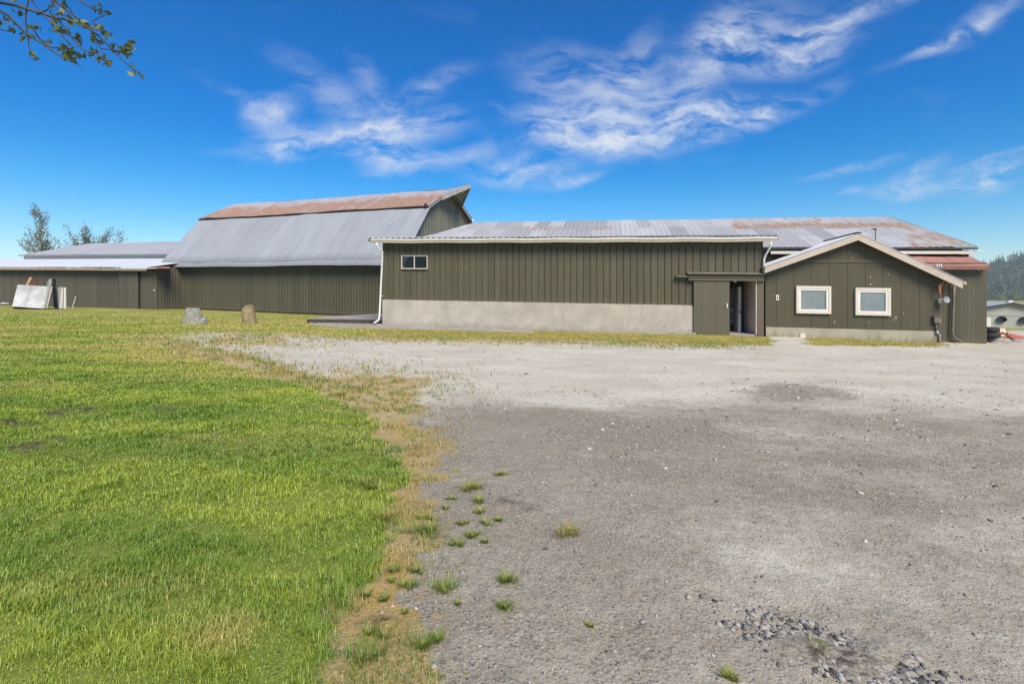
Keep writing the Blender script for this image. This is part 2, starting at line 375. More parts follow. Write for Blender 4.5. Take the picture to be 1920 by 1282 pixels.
def glass_mat(name, tint=(.9, .95, .95)):
    m, t, b = mat(name); t.n.remove(b)
    tr = t.new('ShaderNodeBsdfTransparent'); tr.inputs[0].default_value = (*tint, 1)
    gl = t.new('ShaderNodeBsdfGlossy', Roughness=.03); fr = t.new('ShaderNodeFresnel', IOR=1.5)
    mx = t.new('ShaderNodeMixShader'); t.l.new(t.math('ADD', t.math('MULTIPLY', fr.outputs[0], .9), .01), mx.inputs[0]); t.l.new(tr.outputs[0], mx.inputs[1]); t.l.new(gl.outputs[0], mx.inputs[2])
    t.l.new(mx.outputs[0], t.n['Material Output'].inputs[0]); return m
M['glass'] = glass_mat('window_glass'); M['glass_dim'] = glass_mat('dim_window_glass', (.5, .52, .55))
def stone(name, a, b_, c_):
    m, t, b = mat(name); p = pos(t)
    n = t.noise(p, 2.2, 6, .65, .6); n2 = t.noise(p, 9, 6, .7)
    c = t.mix(t.ramp(n, .35, .65), a, b_); c = t.mix(t.ramp(n2, .45, .7, 0, .7), c, c_)
    t.l.new(c, b.inputs['Base Color']); b.inputs['Roughness'].default_value = .92
    bn = t.new('ShaderNodeBump', Strength=.8, Distance=.05); t.l.new(n2, bn.inputs['Height']); t.l.new(bn.outputs[0], b.inputs['Normal'])
    return m
M['stone_grey'] = stone('lichened_grey_stone', (.24, .235, .20), (.38, .37, .30), (.12, .115, .10))
M['stone_brown'] = stone('mossy_brown_stone', (.22, .17, .085), (.34, .27, .14), (.09, .06, .035))

# --- ground
def ground_mat():
    m, t, b = mat('yard_and_lawn_ground'); p = pos(t)
    A = lambda n: t.new('ShaderNodeAttribute', attribute_name=n).outputs['Fac']
    g, tan, pale, moss = A('grassy'), A('dry'), A('pale'), A('moss')
    n_f = t.noise(p, 9, 6, .7); n_m = t.noise(p, 1.7, 5, .65); n_l = t.noise(p, .32, 4, .6); n_x = t.noise(p, 60, 4, .7); n_xx = t.noise(p, 160, 2, .7)
    streak = t.noise(t.scale(p, (.5, 1.0, 1), rot=(0, 0, R(8))), .9, 6, .65)
    # dark gravelled yard
    c = t.mix(t.ramp(n_l, .35, .65), (.325, .280, .205), (.405, .352, .262))
    c = t.mix(t.ramp(n_m, .48, .68, 0, .55), c, (.30, .262, .215))
    n_s = t.noise(t.scale(p, (.85, 1.3, 1), rot=(0, 0, R(-22))), 1.9, 8, .74)
    c = t.mix(t.ramp(n_s, .52, .74, 0, .35), c, (.41, .37, .31)); c = t.mix(t.ramp(n_s, .44, .28, 0, .4), c, (.24, .21, .175))
    n_g = t.noise(p, 24, 5, .8); c = t.mix(t.ramp(n_g, .46, .34, 0, .5), c, (.16, .138, .115)); c = t.mix(t.ramp(n_g, .55, .68, 0, .55), c, (.46, .42, .36))
    for vsc, th_ in ((17, .80), (30, .62), (75, .5)):
        v2 = t.new('ShaderNodeTexVoronoi', Scale=vsc, Randomness=1.0); t.l.new(t.scale(p, (1, 1.15, 1)), v2.inputs['Vector']); s2 = t.new('ShaderNodeSeparateColor'); t.l.new(v2.outputs['Color'], s2.inputs[0])
        pk = t.math('MULTIPLY', t.ramp(v2.outputs['Distance'], .36, .24), t.ramp(s2.outputs[0], th_, th_+.06))
        c = t.mix(t.math('MULTIPLY', pk, .75), c, t.mix(s2.outputs[1], (.13, .115, .10), (.52, .475, .41)))
    c = t.mix(t.ramp(n_x, .35, .62, .55, 0), c, (.085, .078, .074))
    c = t.mix(t.ramp(n_x, .58, .75, 0, .55), c, (.38, .355, .32))
    vo = t.new('ShaderNodeTexVoronoi', Scale=42); t.l.new(p, vo.inputs['Vector'])
    vs = t.new('ShaderNodeSeparateColor'); t.l.new(vo.outputs['Color'], vs.inputs[0])
    peb = t.math('MULTIPLY', t.ramp(vo.outputs['Distance'], .45, .3), t.ramp(vs.outputs[0], .6, .75))
    c = t.mix(t.math('MULTIPLY', peb, .6), c, t.mix(vs.outputs[1], (.10, .095, .09), (.50, .47, .43)))
    # pale dusty gravel
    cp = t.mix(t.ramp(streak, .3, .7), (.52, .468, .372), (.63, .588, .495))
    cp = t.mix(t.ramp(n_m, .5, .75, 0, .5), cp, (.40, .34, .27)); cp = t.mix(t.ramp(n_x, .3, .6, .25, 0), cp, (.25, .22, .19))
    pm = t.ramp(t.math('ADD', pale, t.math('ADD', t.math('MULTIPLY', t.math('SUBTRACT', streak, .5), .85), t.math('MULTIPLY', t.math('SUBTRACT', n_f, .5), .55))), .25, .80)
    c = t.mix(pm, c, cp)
    # dry straw coloured growth
    ct = t.mix(t.ramp(n_m, .35, .65), (.45, .30, .085), (.51, .38, .17)); ct = t.mix(t.ramp(n_f, .45, .7, 0, .6), ct, (.30, .25, .08))
    ct = t.mix(t.ramp(n_x, .3, .6, .5, 0), ct, (.20, .14, .07))
    dm = t.ramp(t.math('ADD', tan, t.math('ADD', t.math('MULTIPLY', t.math('SUBTRACT', n_f, .5), .9), t.math('MULTIPLY', t.math('SUBTRACT', n_m, .5), .6))), .38, .66)
    c = t.mix(t.math('MULTIPLY', dm, t.ramp(n_s, .35, .65, .95, .6)), c, ct)
    # mossy grass at the foot of the walls
    cm = t.mix(t.ramp(n_m, .35, .68), (.42, .34, .10), (.24, .24, .055))
    mm = t.ramp(t.math('ADD', moss, t.math('MULTIPLY', t.math('SUBTRACT', n_f, .5), .6)), .35, .6)
    c = t.mix(mm, c, cm)
    # lawn
    gc = t.mix(t.ramp(n_l, .35, .65), (.26, .28, .05), (.44, .40, .11))
    gc = t.mix(t.ramp(t.noise(t.scale(p, (.5, 1.5, 1)), .7, 4, .6), .48, .72, 0, .7), gc, (.56, .42, .17))
    gc = t.mix(t.ramp(n_f, .4, .68, 0, .4), gc, (.17, .21, .04)); gc = t.mix(t.ramp(n_x, .35, .62, .4, 0), gc, (.07, .09, .02))
    near = A('near'); gc = t.mix(t.math('MULTIPLY', near, .75), gc, (.15, .20, .035))
    clod = t.math('MULTIPLY', A('clod'), t.ramp(n_f, .42, .58)); gc = t.mix(clod, gc, (.09, .065, .04))
    gm = t.ramp(t.math('ADD', g, t.math('MULTIPLY', t.math('SUBTRACT', n_f, .5), .8)), .36, .72)
    c = t.mix(gm, c, gc)
    c = t.mix(t.math('MULTIPLY', A('clod'), t.ramp(t.math('ADD', t.math('MULTIPLY', n_f, .5), t.math('MULTIPLY', t.noise(p, 26, 4, .7), .5)), .42, .56, .1, .92)), c, (.06, .048, .038))
    t.l.new(c, b.inputs['Base Color']); b.inputs['Roughness'].default_value = .95; b.inputs['Specular IOR Level'].default_value = .15
    h = t.math('ADD', t.math('MULTIPLY', n_x, .5), t.math('ADD', t.math('MULTIPLY', n_f, 1.0), t.math('MULTIPLY', peb, .35)))
    bn = t.new('ShaderNodeBump', Strength=.7, Distance=.035); t.l.new(h, bn.inputs['Height']); t.l.new(bn.outputs[0], b.inputs['Normal'])
    return m
M['ground'] = ground_mat()
def blade_mat(name, lo, hi, dry, dryamt=.25):
    m, t, b = mat(name); p = pos(t); t.n.remove(b)
    r = t.new('ShaderNodeAttribute', attribute_name='rnd').outputs['Fac']; hgt = t.new('ShaderNodeAttribute', attribute_name='tip').outputs['Fac']
    dr = t.new('ShaderNodeAttribute', attribute_name='dryness').outputs['Fac']
    pat = t.noise(p, .9, 4, .6)
    pat2 = t.noise(t.scale(p, (.8, 2.2, 1), rot=(0, 0, R(-25))), .55, 4, .6)
    mw_ = t.new('ShaderNodeTexWave', wave_type='RINGS', Scale=.16, Distortion=1.5); mw_.inputs['Detail Scale'].default_value = .6; t.l.new(t.scale(p, (1, 1, 1), loc=(14, -1, 0)), mw_.inputs['Vector']); mow = mw_.outputs['Fac']
    c = t.mix(t.ramp(t.math('ADD', t.math('ADD', t.math('ADD', t.math('MULTIPLY', pat, .5), t.math('MULTIPLY', pat2, .5)), t.math('MULTIPLY', t.math('SUBTRACT', r, .5), .16)), t.math('MULTIPLY', t.math('SUBTRACT', mow, .5), .10)), .42, .62), lo, hi)
    c = t.mix(t.ramp(t.math('ADD', t.math('MULTIPLY', r, .45), dr), .45, 1.15), c, dry)
    c = t.mix(t.math('MULTIPLY', hgt, .3), c, (min(1, hi[0]*1.5), min(1, hi[1]*1.3), hi[2]*1.4))
    d = t.new('ShaderNodeBsdfDiffuse'); tl = t.new('ShaderNodeBsdfTranslucent'); t.l.new(c, d.inputs[0]); t.l.new(c, tl.inputs[0])
    mx = t.new('ShaderNodeMixShader', Fac=.35); t.l.new(d.outputs[0], mx.inputs[1]); t.l.new(tl.outputs[0], mx.inputs[2])
    gl = t.new('ShaderNodeBsdfGlossy', Roughness=.45); gl.inputs[0].default_value = (.8, .85, .8, 1)
    mg = t.new('ShaderNodeMixShader', Fac=.05); t.l.new(mx.outputs[0], mg.inputs[1]); t.l.new(gl.outputs[0], mg.inputs[2])
    t.l.new(mg.outputs[0], t.n['Material Output'].inputs[0]); return m
M['blade'] = blade_mat('lawn_blades', (.085, .235, .020), (.42, .50, .055), (.56, .47, .16))
M['tuft'] = blade_mat('tuft_blades', (.14, .22, .03), (.30, .36, .06), (.45, .34, .12), .5)
M['leaf'] = blade_mat('tree_leaves', (.06, .085, .02), (.15, .17, .04), (.20, .13, .06), .2)
M['leaf_far'] = blade_mat('far_tree_leaves', (.15, .11, .05), (.23, .175, .085), (.19, .13, .09), .5)
M['bark'] = plain('grey_brown_bark', (.075, .062, .052), .9, 0, .35, 12., .4)
M['bark_far'] = plain('far_bark', (.16, .14, .11), .9, 0, .3, 3.)

# ------------------------------------------------------------------ ground sheet (one polar sheet centred under the camera)
def px_of(x, y):
    z = ground_z(x, y); yc = np.maximum(y, .3)
    return CX+F_PX*x/yc, HOR+F_PX*(EYE-z)/yc
LAWN_Y = [(-3000, 632), (0, 632), (240, 640), (290, 650), (340, 665), (400, 682), (460, 697), (520, 716), (600, 733), (640, 752)]   # lower-left lawn: upper bound y(x)
LAWN_X = [(740, 625), (760, 655), (800, 700), (850, 732), (900, 734), (960, 715), (1050, 692), (1120, 655), (1200, 640), (1282, 640), (1700, 600), (5000, 400)]  # right bound x(y)
TOP_Y = [(-3000, 634), (150, 634), (240, 628), (400, 622), (560, 626), (720, 633), (1000, 637), (1200, 641), (1440, 648), (1600, 648), (1760, 650), (2200, 652)]  # foot-of-wall strip: below this is yard
def zones(x, y):
    """masks of the ground cover at plan points (0..1)"""
    x = np.asarray(x, float); y = np.asarray(y, float); D = np.maximum(y, .3)
    wx = (fbm(x*1.3, y*1.3, 11, 4)-.5); wy = (fbm(x*1.3, y*1.3, 21, 4)-.5)
    px, py = px_of(x+wx*.35, y+wy*.35*np.clip(D/4, .6, 3))
    xb = np.interp(py, *zip(*LAWN_X)); yb = np.interp(px, *zip(*LAWN_Y)); yt = np.interp(px, *zip(*TOP_Y))
    sc = np.clip(F_PX/D*.38, 10, 110)                        # soft width in px
    rag = fbm(x*5, y*5, 101, 4)-.5; px = px+rag*sc*1.5; py = py+rag*sc*.22
    right = sstep(px, xb+sc*.6, xb-sc*.6); low = sstep(py, yb-8-sc*.16, yb+6+sc*.12)
    lawn = right*low
    up = sstep(py, yt+3, yt-3)                               # the strip below the walls
    upl = up*sstep(px, 760, 640)                             # lawn in front of the barn
    moss = up*sstep(px, 600, 760)*(1-sstep(px, 1430, 1462)*sstep(px, 1535, 1500))*sstep(px, 1800, 1740)
    m_tan = np.exp(-(((px-330)/150)**2+((py-645)/12)**2))
    lawn_all = np.clip(lawn+upl+sstep(y, 30, 36)*sstep(x, 20, 24), 0, 1); lawn_all = np.maximum(lawn_all, sstep(px, 470, 250)*.66*(py < 760)*(1-.5*m_tan))
    lawn_all = np.where(y < .8, (x < -.3)*1., lawn_all)
    # straw coloured margin between lawn and gravel
    d1 = (px-xb); d2 = (yb-py)
    m1 = sstep(py, 690, 740)*sstep(d1, 230-py*.04, 30)*sstep(d1, -60, 0)*(py < 905)
    m2 = 1.15*sstep(d2, 62, 8)*sstep(px, 100, 220)*sstep(px, 860, 720)
    m3 = sstep(d1, 165, 0)*sstep(py, 870, 950)*.50
    m4 = np.maximum(np.exp(-(((px-690)/130)**2+((py-728)/34)**2)), .75*np.exp(-(((px-430)/170)**2+((py-640)/12)**2)))
    blob = np.exp(-(((px-770)/60)**2+((py-770)/50)**2))*.5
    m5 = sstep(yt-py, -16, -2)*(py > yt-4)*.62*sstep(px, 1450, 1350)*sstep(px, 200, 330)
    dry = np.clip(np.maximum.reduce([m1*.95, m2*.9, m3, m4, blob, m5]), 0, 1)*(1-lawn_all)
    yc_ = np.interp(px, [700, 760, 900, 1200, 1400, 1500, 1620, 1920, 2600], [760, 738, 730, 730, 722, 718, 742, 742, 745])
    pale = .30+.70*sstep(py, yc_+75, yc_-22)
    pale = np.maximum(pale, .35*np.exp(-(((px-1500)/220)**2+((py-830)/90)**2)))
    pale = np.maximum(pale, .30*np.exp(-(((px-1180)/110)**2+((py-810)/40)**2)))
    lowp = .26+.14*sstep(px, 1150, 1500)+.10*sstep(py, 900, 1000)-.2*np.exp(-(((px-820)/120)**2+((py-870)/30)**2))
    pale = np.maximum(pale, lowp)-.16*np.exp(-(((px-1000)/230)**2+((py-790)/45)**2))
    heap = np.exp(-(((px-1490)/95)**2+((py-733)/14)**2)); pale = pale*(1-heap)
    near = sstep(D, 14, 6)
    clod = np.zeros_like(px)
    for (cx_, cy_, a_, b_) in ((140, 765, 34, 9), (115, 775, 28, 7), (30, 795, 40, 5), (40, 838, 36, 7), (92, 825, 18, 5), (310, 773, 26, 9), (38, 848, 22, 4), (1570, 1235, 120, 34), (970, 950, 26, 7), (720, 1185, 40, 10)):
        clod = np.maximum(clod, np.exp(-(((px-cx_)/a_)**2+((py-cy_)/b_)**2)))
    return lawn_all, dry, pale, moss, near, clod
TH = np.concatenate([np.linspace(-62, 62, 620), np.linspace(66, 294, 58)])*math.pi/180
RR = np.concatenate([[.25], np.geomspace(.5, 70, 470), np.geomspace(75, 1400, 60)])
th, rr = np.meshgrid(TH, RR); gx = rr*np.sin(th); gy = rr*np.cos(th)
gzz = ground_z(gx, gy)
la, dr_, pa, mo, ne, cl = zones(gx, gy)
rough_near = sstep(rr, 20, 4)
gzz = gzz+rough_near*(1-la)*.010*(fbm(gx*9, gy*9, 41, 3)-.5)+rough_near*la*.03*(fbm(gx*4, gy*4, 51, 3)-.5)+cl*.05*fbm(gx*6, gy*6, 61, 2)
nr, nt = gx.shape
co = np.stack([gx.ravel(), gy.ravel(), gzz.ravel()], 1)
idx = np.arange(nr*nt).reshape(nr, nt)
a = idx[:-1, :]; b = idx[1:, :]; a2 = np.roll(a, -1, 1); b2 = np.roll(b, -1, 1)
quads = np.stack([a.ravel(), b.ravel(), b2.ravel(), a2.ravel()], 1)
def np_mesh(name, co, faces, k, attrs, m, smooth=True):
    me = bpy.data.meshes.new(name); me.vertices.add(len(co)); me.vertices.foreach_set('co', np.ascontiguousarray(co, dtype=np.float32).ravel())
    me.loops.add(len(faces)*k); me.loops.foreach_set('vertex_index', np.ascontiguousarray(faces, dtype=np.int32).ravel())
    me.polygons.add(len(faces)); me.polygons.foreach_set('loop_start', np.arange(len(faces), dtype=np.int32)*k)
    me.update(calc_edges=True)
    if smooth: me.polygons.foreach_set('use_smooth', np.ones(len(faces), dtype=bool))
    for n_, v_ in attrs.items():
        at = me.attributes.new(n_, 'FLOAT', 'POINT'); at.data.foreach_set('value', np.ascontiguousarray(v_, dtype=np.float32).ravel())
    me.materials.append(m); me.validate()
    return link(bpy.data.objects.new(name, me))
cap = len(co); co = np.vstack([co, [[0, 0, gz(0, 0)]]])
ex = lambda v: np.append(v.ravel(), v.ravel()[0])
tri_pts = quads
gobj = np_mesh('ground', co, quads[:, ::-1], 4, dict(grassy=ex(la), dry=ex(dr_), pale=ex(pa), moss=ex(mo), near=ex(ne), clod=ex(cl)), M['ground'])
tag(gobj, kind='structure')

# ------------------------------------------------------------------ front building with ribbed olive wall and concrete base
FM = Frame(-6.5, 25.5, 10.98, 22.2, .177, -.106)
fb = thing('long_low_building', 'long low olive building of ribbed boards on a pale concrete base, with a sliding door', 'building', FM(0, 0, 0))
sA, sB = 0., FM.s_at(1430); sD0 = FM.s_at(1300); sO0 = FM.s_at(1366); sO1 = FM.s_at(1419)
ZF, ZT = 1.245, 4.24; zdoor = FM.at(1366, 524)[1]
def quad(fr, a0, a1, z0, z1, b=0.): return fr(a0, b, z0), fr(a1, b, z0), fr(a1, b, z1), fr(a0, b, z1)
m = MB(); sheet(*quad(FM, sA, sD0, ZF-.04, ZT-.27), .305, .032, 'groove', rows=6, sag=.03, seed=21, m=m)
sheet(*quad(FM, sD0, sB, zdoor+.02, ZT-.27), .305, .030, 'groove', m=m)
m.build('wall', M['boards'], fb, solid=.01)
m = MB(); sheet(*quad(FM, sA, sB, ZT-.29, ZT+.12, -.025), .305, .030, 'groove', m=m); m.build('upper_wall_band', M['boards'], fb, solid=.01)
# side and back walls so the building is closed
for (p, q) in (((0, 0.02), (0, 5.2)), ((sB, 0.02), (sB, 4.0))):
    m = MB()
    a = FM(p[0], p[1], -.4); b = FM(q[0], q[1], -.4); m.face([a, b, FM(q[0], q[1], ZT+.45), FM(p[0], p[1], ZT)], ((0, 0), (5, 0), (5, 4), (0, 4))); m.build('side_wall', M['boards'], fb, solid=.04)
# foundation: slightly proud of the wall, with uv
m = MB(); nseg = 60; top = []
for i in range(nseg):
    a0 = sD0*i/nseg; a1 = sD0*(i+1)/nseg
    t0 = ZF+.03*(fbm(a0*1.3, 0, 71, 3)-.5); t1 = ZF+.03*(fbm(a1*1.3, 0, 71, 3)-.5)
    m.face([FM(a0, -.06, -.35), FM(a1, -.06, -.35), FM(a1, -.06, t1), FM(a0, -.06, t0)], ((a0, -.35), (a1, -.35), (a1, 1.25), (a0, 1.25)))
    m.face([FM(a0, -.06, t0), FM(a1, -.06, t1), FM(a1, .1, t1), FM(a0, .1, t0)], ((a0, .7), (a1, .7), (a1, .8), (a0, .8)))
for a_ in (0., sD0): m.face([FM(a_, -.06, -.35), FM(a_, 3, -.35), FM(a_, 3, ZF), FM(a_, -.06, ZF)], ((0, -.35), (3, -.35), (3, 1.25), (0, 1.25)))
m.build('foundation', M['concrete'], fb, recalc=False)
# footing apron
m = MB(); FM.box(m, -.4, sD0+.05, -.38, -.065, -.35, .03); m.build('footing', M['slab'], fb)
# front roof, nearly flat, ribbed
zr0 = FM.at(960, 445.5, -.45)[1]
bJ = 4.2
p00 = FM(FM.s_at(689, -.45), -.45, zr0); p10 = FM(FM.s_at(1462, -.45), -.45, zr0); p11 = FM(FM.s_at(1462, -.45), bJ, zr0+.56); p01 = FM(FM.s_at(689, -.45), bJ, zr0+.56)
m = sheet(p00, p10, p11, p01, .30, .045, 'rib', rows=2, attr=lambda s, t: 0.); rf = m.build('roof', M['roof_front'], fb, solid=.012)
a0 = FM.s_at(692, -.45); a1 = FM.s_at(1458, -.45)
m = MB(); FM.box(m, a0+.05, a1-.05, -.40, .0, zr0-.10, zr0-.03); m.build('soffit', M['pipe_olive'], fb)
for q_ in (a0, a1): m = MB(); m.hexa([FM(q_-.04, -.42, zr0-.16), FM(q_+.04, -.42, zr0-.16), FM(q_+.04, bJ, zr0+.40), FM(q_-.04, bJ, zr0+.40), FM(q_-.04, -.42, zr0), FM(q_+.04, -.42, zr0), FM(q_+.04, bJ, zr0+.55), FM(q_-.04, bJ, zr0+.55)]); m.build('barge_board', M['dark_metal'], fb)
def gutter_mb(fr, a0, a1, b, z, w_=.13, h=.14):
    m = MB(); n = 24; prof = [(0, 0), (0, -h), (-w_*.55, -h), (-w_*.8, -h*.5), (-w_, -h*.42), (-w_, 0.01), (-w_+.015, .01), (-w_+.015, -h*.38), (-w_*.5, -h+.02), (-.01, -h+.02), (-.01, 0)]
    rows_ = []
    for i in range(n+1):
        a = lerp(a0, a1, i/n); dz = .012*math.sin(i*1.7)
        rows_.append([fr(a, b+q, z+hh+dz) for q, hh in prof])
    i0 = len(m.v)
    for r_ in rows_: m.v += [tuple(q) for q in r_]
    k = len(prof)
    for i in range(n):
        for j in range(k): m.f.append((i0+i*k+j, i0+i*k+(j+1) % k, i0+(i+1)*k+(j+1) % k, i0+(i+1)*k+j)); m.uv.append(None)
    for e in (0, n): m.f.append(tuple(i0+e*k+j for j in range(k))); m.uv.append(None)
    return m
gutter_mb(FM, a0+.1, a1-.02, -.40, zr0-.045, .14, .19).build('gutter', M['gutter'], fb)
# left downspout
def P(fr, px, py, b): s_, z_ = fr.at(px, py, b); return fr(s_, b, z_)
zb = gz(-6.7, 25.2)
dp = MB(); dp.tube([P(FM, 706, 455, -.46), P(FM, 707, 461, -.44), P(FM, 716, 470, -.2), P(FM, 717, 480, -.12), P(FM, 714, 540, -.14), P(FM, 711.5, 592, -.2), P(FM, 710, 600, -.26), P(FM, 701, 606, -.5)], .05, 10)
d_ = dp.build('downspout', M['pipe_white'], fb, smooth=True)
for yy_ in (473, 555): m = MB(); c = P(FM, 716 if yy_ == 473 else 713.5, yy_, -.13); m.hexa([c+Vector((x_, y_, z_)) for z_ in (-.02, .02) for x_, y_ in ((-.03, -.07), (.12, -.07), (.12, .12), (-.03, .12))]); m.build('bracket', M['pipe_white'], d_)
# right downspout at the corner
dp = MB(); dp.tube([P(FM, 1446, 452, -.44), P(FM, 1445, 462, -.4), P(FM, 1436, 477, -.14), P(FM, 1432.5, 486, -.10), P(FM, 1432, 516, -.10)], .045, 8)
dp.build('downspout', M['pipe_white'], fb, smooth=True)
# small two-pane window
def window(fr, parent, x0, y0, x1, y1, b, trim_w, trim_m, frame_m, frame_w=.05, mull=False, curtain=True, trim_d=.05):
    s0, zt = fr.at(x0, y0, b); s1, zbm = fr.at(x1, y1, b); zt2 = fr.at(x1, y0, b)[1]
    w_ = MB(); F_ = fr
    def ring(m, a0, a1, z0, z1, t, b0, b1):
        F_.box(m, a0, a1, b0, b1, z1-t, z1); F_.box(m, a0, a1, b0, b1, z0, z0+t); F_.box(m, a0, a0+t, b0, b1, z0+t, z1-t); F_.box(m, a1-t, a1, b0, b1, z0+t, z1-t)
    ring(w_, s0, s1, zbm, zt, trim_w, b-trim_d, b+.02)
    o = w_.build('window', trim_m, parent)
    fm = MB(); t = trim_w+.003; ring(fm, s0+t, s1-t, zbm+t, zt-t, frame_w, b-trim_d+.018, b+.015)
    if mull: mid = (s0+s1)/2; F_.box(fm, mid-.022, mid+.022, b-trim_d+.012, b+.015, zbm+t+frame_w, zt-t-frame_w)
    if frame_w: fm.build('frame', frame_m, o)
    q = t+frame_w; bg_ = b+.004
    c = MB(); n = 26
    for i in range(n):
        u0 = lerp(s0+q, s1-q, i/n); u1 = lerp(s0+q, s1-q, (i+1)/n); f0 = .006*math.sin(i*1.35)*(.6 if curtain else 0); f1 = .006*math.sin((i+1)*1.35)*(.6 if curtain else 0)
        c.face([fr(u0, bg_+f0-.004, zbm+q), fr(u1, bg_+f1-.004, zbm+q), fr(u1, bg_+f1-.004, zt-q), fr(u0, bg_+f0-.004, zt-q)])
    c.build('curtain' if curtain else 'backing', M['curtain'] if curtain else M['dark'], o)
    if not curtain:
        c = MB(); c.face([fr(s0+q, bg_-.008, zbm+q), fr(s0+q+.10, bg_-.008, zbm+q), fr(s0+q+.13, bg_-.008, (zt+zbm)/2), fr(s0+q+.34, bg_-.008, zt-q), fr(s0+q, bg_-.008, zt-q)])
        c.build('blind', M['steel'], o)
    g = MB(); g.face([fr(s0+q, b-trim_d+.03, zbm+q), fr(s1-q, b-trim_d+.03, zbm+q), fr(s1-q, b-trim_d+.03, zt-q), fr(s0+q, b-trim_d+.03, zt-q)])
    g.build('pane', M['glass'] if curtain else M['glass_dim'], o, recalc=False)
    return o
window(FM, fb, 753, 479, 802.5, 505, -.03, .03, M['trim_beige'], M['gutter'], .02, mull=True, curtain=False, trim_d=.07)
# sliding door, its track and hood
dz0 = FM.at(1334, 628.5, -.16)[1]; dz1 = FM.at(1334, 522, -.16)[1]; ds0 = FM.s_at(1301, -.16); ds1 = FM.s_at(1368, -.16)
m = MB(); m = sheet(*quad(FM, ds0, ds1, dz0, dz1, -.16), .11, .006, 'board', m=m); FM.box(m, ds0, ds1, -.145, -.10, dz0, dz1)
sdoor = m.build('sliding_door', M['doorpaint'], fb)
m = MB(); hs, hz = FM.at(1363, 573, -.19); FM.box(m, hs-.02, hs+.02, -.22, -.165, hz-.10, hz+.10); m.build('handle', M['trim_white'], sdoor)
t0, tz = FM.at(1267, 518, -.1); t1 = FM.s_at(1431, -.1)
m = MB(); FM.box(m, t0, t1, -.24, -.04, tz-.05, tz+.05); FM.box(m, FM.s_at(1290), t1+.02, -.21, -.045, tz-.18, tz-.053); m.build('door_track', M['doorpaint'], fb)
hs0, hz_ = FM.at(1288, 513, -.1); m = MB(); m.hexa([FM(hs0, -.34, hz_-.03), FM(t1+.04, -.34, hz_-.03), FM(t1+.04, -.03, hz_+.05), FM(hs0, -.03, hz_+.05), FM(hs0, -.34, hz_), FM(t1+.04, -.34, hz_), FM(t1+.04, -.03, hz_+.08), FM(hs0, -.03, hz_+.08)])
m.build('door_hood', M['pipe_olive'], fb)
m = MB(); FM.box(m, sO1, sB+.02, -.10, .12, -.3, zdoor+.1); FM.box(m, sD0, sO0-.25, .0, .1, -.2, zdoor+.1); m.build('door_post', M['doorpaint'], fb)
# room behind the opening
r0, r1 = sO0-1.6, sO1+.01
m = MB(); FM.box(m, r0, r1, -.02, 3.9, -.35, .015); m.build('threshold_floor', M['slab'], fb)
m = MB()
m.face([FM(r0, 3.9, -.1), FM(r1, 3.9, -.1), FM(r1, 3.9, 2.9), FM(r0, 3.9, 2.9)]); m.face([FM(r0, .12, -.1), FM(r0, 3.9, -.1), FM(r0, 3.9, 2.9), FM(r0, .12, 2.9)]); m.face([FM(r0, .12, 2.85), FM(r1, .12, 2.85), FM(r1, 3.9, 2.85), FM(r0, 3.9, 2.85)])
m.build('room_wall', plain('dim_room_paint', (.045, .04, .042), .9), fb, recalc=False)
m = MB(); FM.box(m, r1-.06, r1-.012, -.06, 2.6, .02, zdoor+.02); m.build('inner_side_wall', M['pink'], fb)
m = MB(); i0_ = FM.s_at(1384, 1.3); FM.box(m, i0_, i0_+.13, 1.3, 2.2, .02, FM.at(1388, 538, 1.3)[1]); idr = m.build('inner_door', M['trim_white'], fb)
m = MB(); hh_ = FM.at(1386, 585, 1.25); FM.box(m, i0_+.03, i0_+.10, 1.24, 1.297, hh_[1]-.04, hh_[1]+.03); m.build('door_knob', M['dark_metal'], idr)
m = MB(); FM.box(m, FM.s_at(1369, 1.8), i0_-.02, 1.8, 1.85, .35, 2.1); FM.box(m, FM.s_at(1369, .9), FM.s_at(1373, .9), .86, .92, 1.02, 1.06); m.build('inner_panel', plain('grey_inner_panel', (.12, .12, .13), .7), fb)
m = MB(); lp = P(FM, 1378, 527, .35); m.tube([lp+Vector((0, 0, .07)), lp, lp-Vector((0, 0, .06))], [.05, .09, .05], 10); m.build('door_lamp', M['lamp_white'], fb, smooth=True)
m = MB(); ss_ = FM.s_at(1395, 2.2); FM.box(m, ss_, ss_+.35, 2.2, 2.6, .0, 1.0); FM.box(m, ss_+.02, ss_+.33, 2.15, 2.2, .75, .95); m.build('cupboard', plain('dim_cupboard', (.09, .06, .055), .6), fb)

# ------------------------------------------------------------------ gabled house end
gh = thing('gabled_house', 'dark olive gabled house with two square white framed windows and a beige roof edge', 'house', FM(sB+.05, 0, 0))
g0 = sB+.10; g1 = FM.s_at(1762, 0)
apx, apz = FM.at(1610, 446, 0); lz = FM.at(1434, 513, 0)[1]; rz = FM.at(1762, 520, 0)[1]
bo = -.42                                                             # bargeboard plane
ridge_s, ridge_z = FM.at(1610, 437.5, bo); lft_s, lft_z = FM.at(1433, 500, bo); rgt_s, rgt_z = FM.at(1806, 527, bo)
slL = (ridge_z-lft_z)/(ridge_s-lft_s); slR = (ridge_z-rgt_z)/(rgt_s-ridge_s)
def roofz(s_): return ridge_z-.06-(slL*(ridge_s-s_) if s_ < ridge_s else slR*(s_-ridge_s))
m = MB(); cuts = [g0]; gx_ = [1456, 1488, 1520.5, 1554, 1589, 1622, 1655, 1689, 1724]
zf0 = .36; zf1 = .36
cuts += [FM.s_at(q_) for q_ in gx_]+[g1]
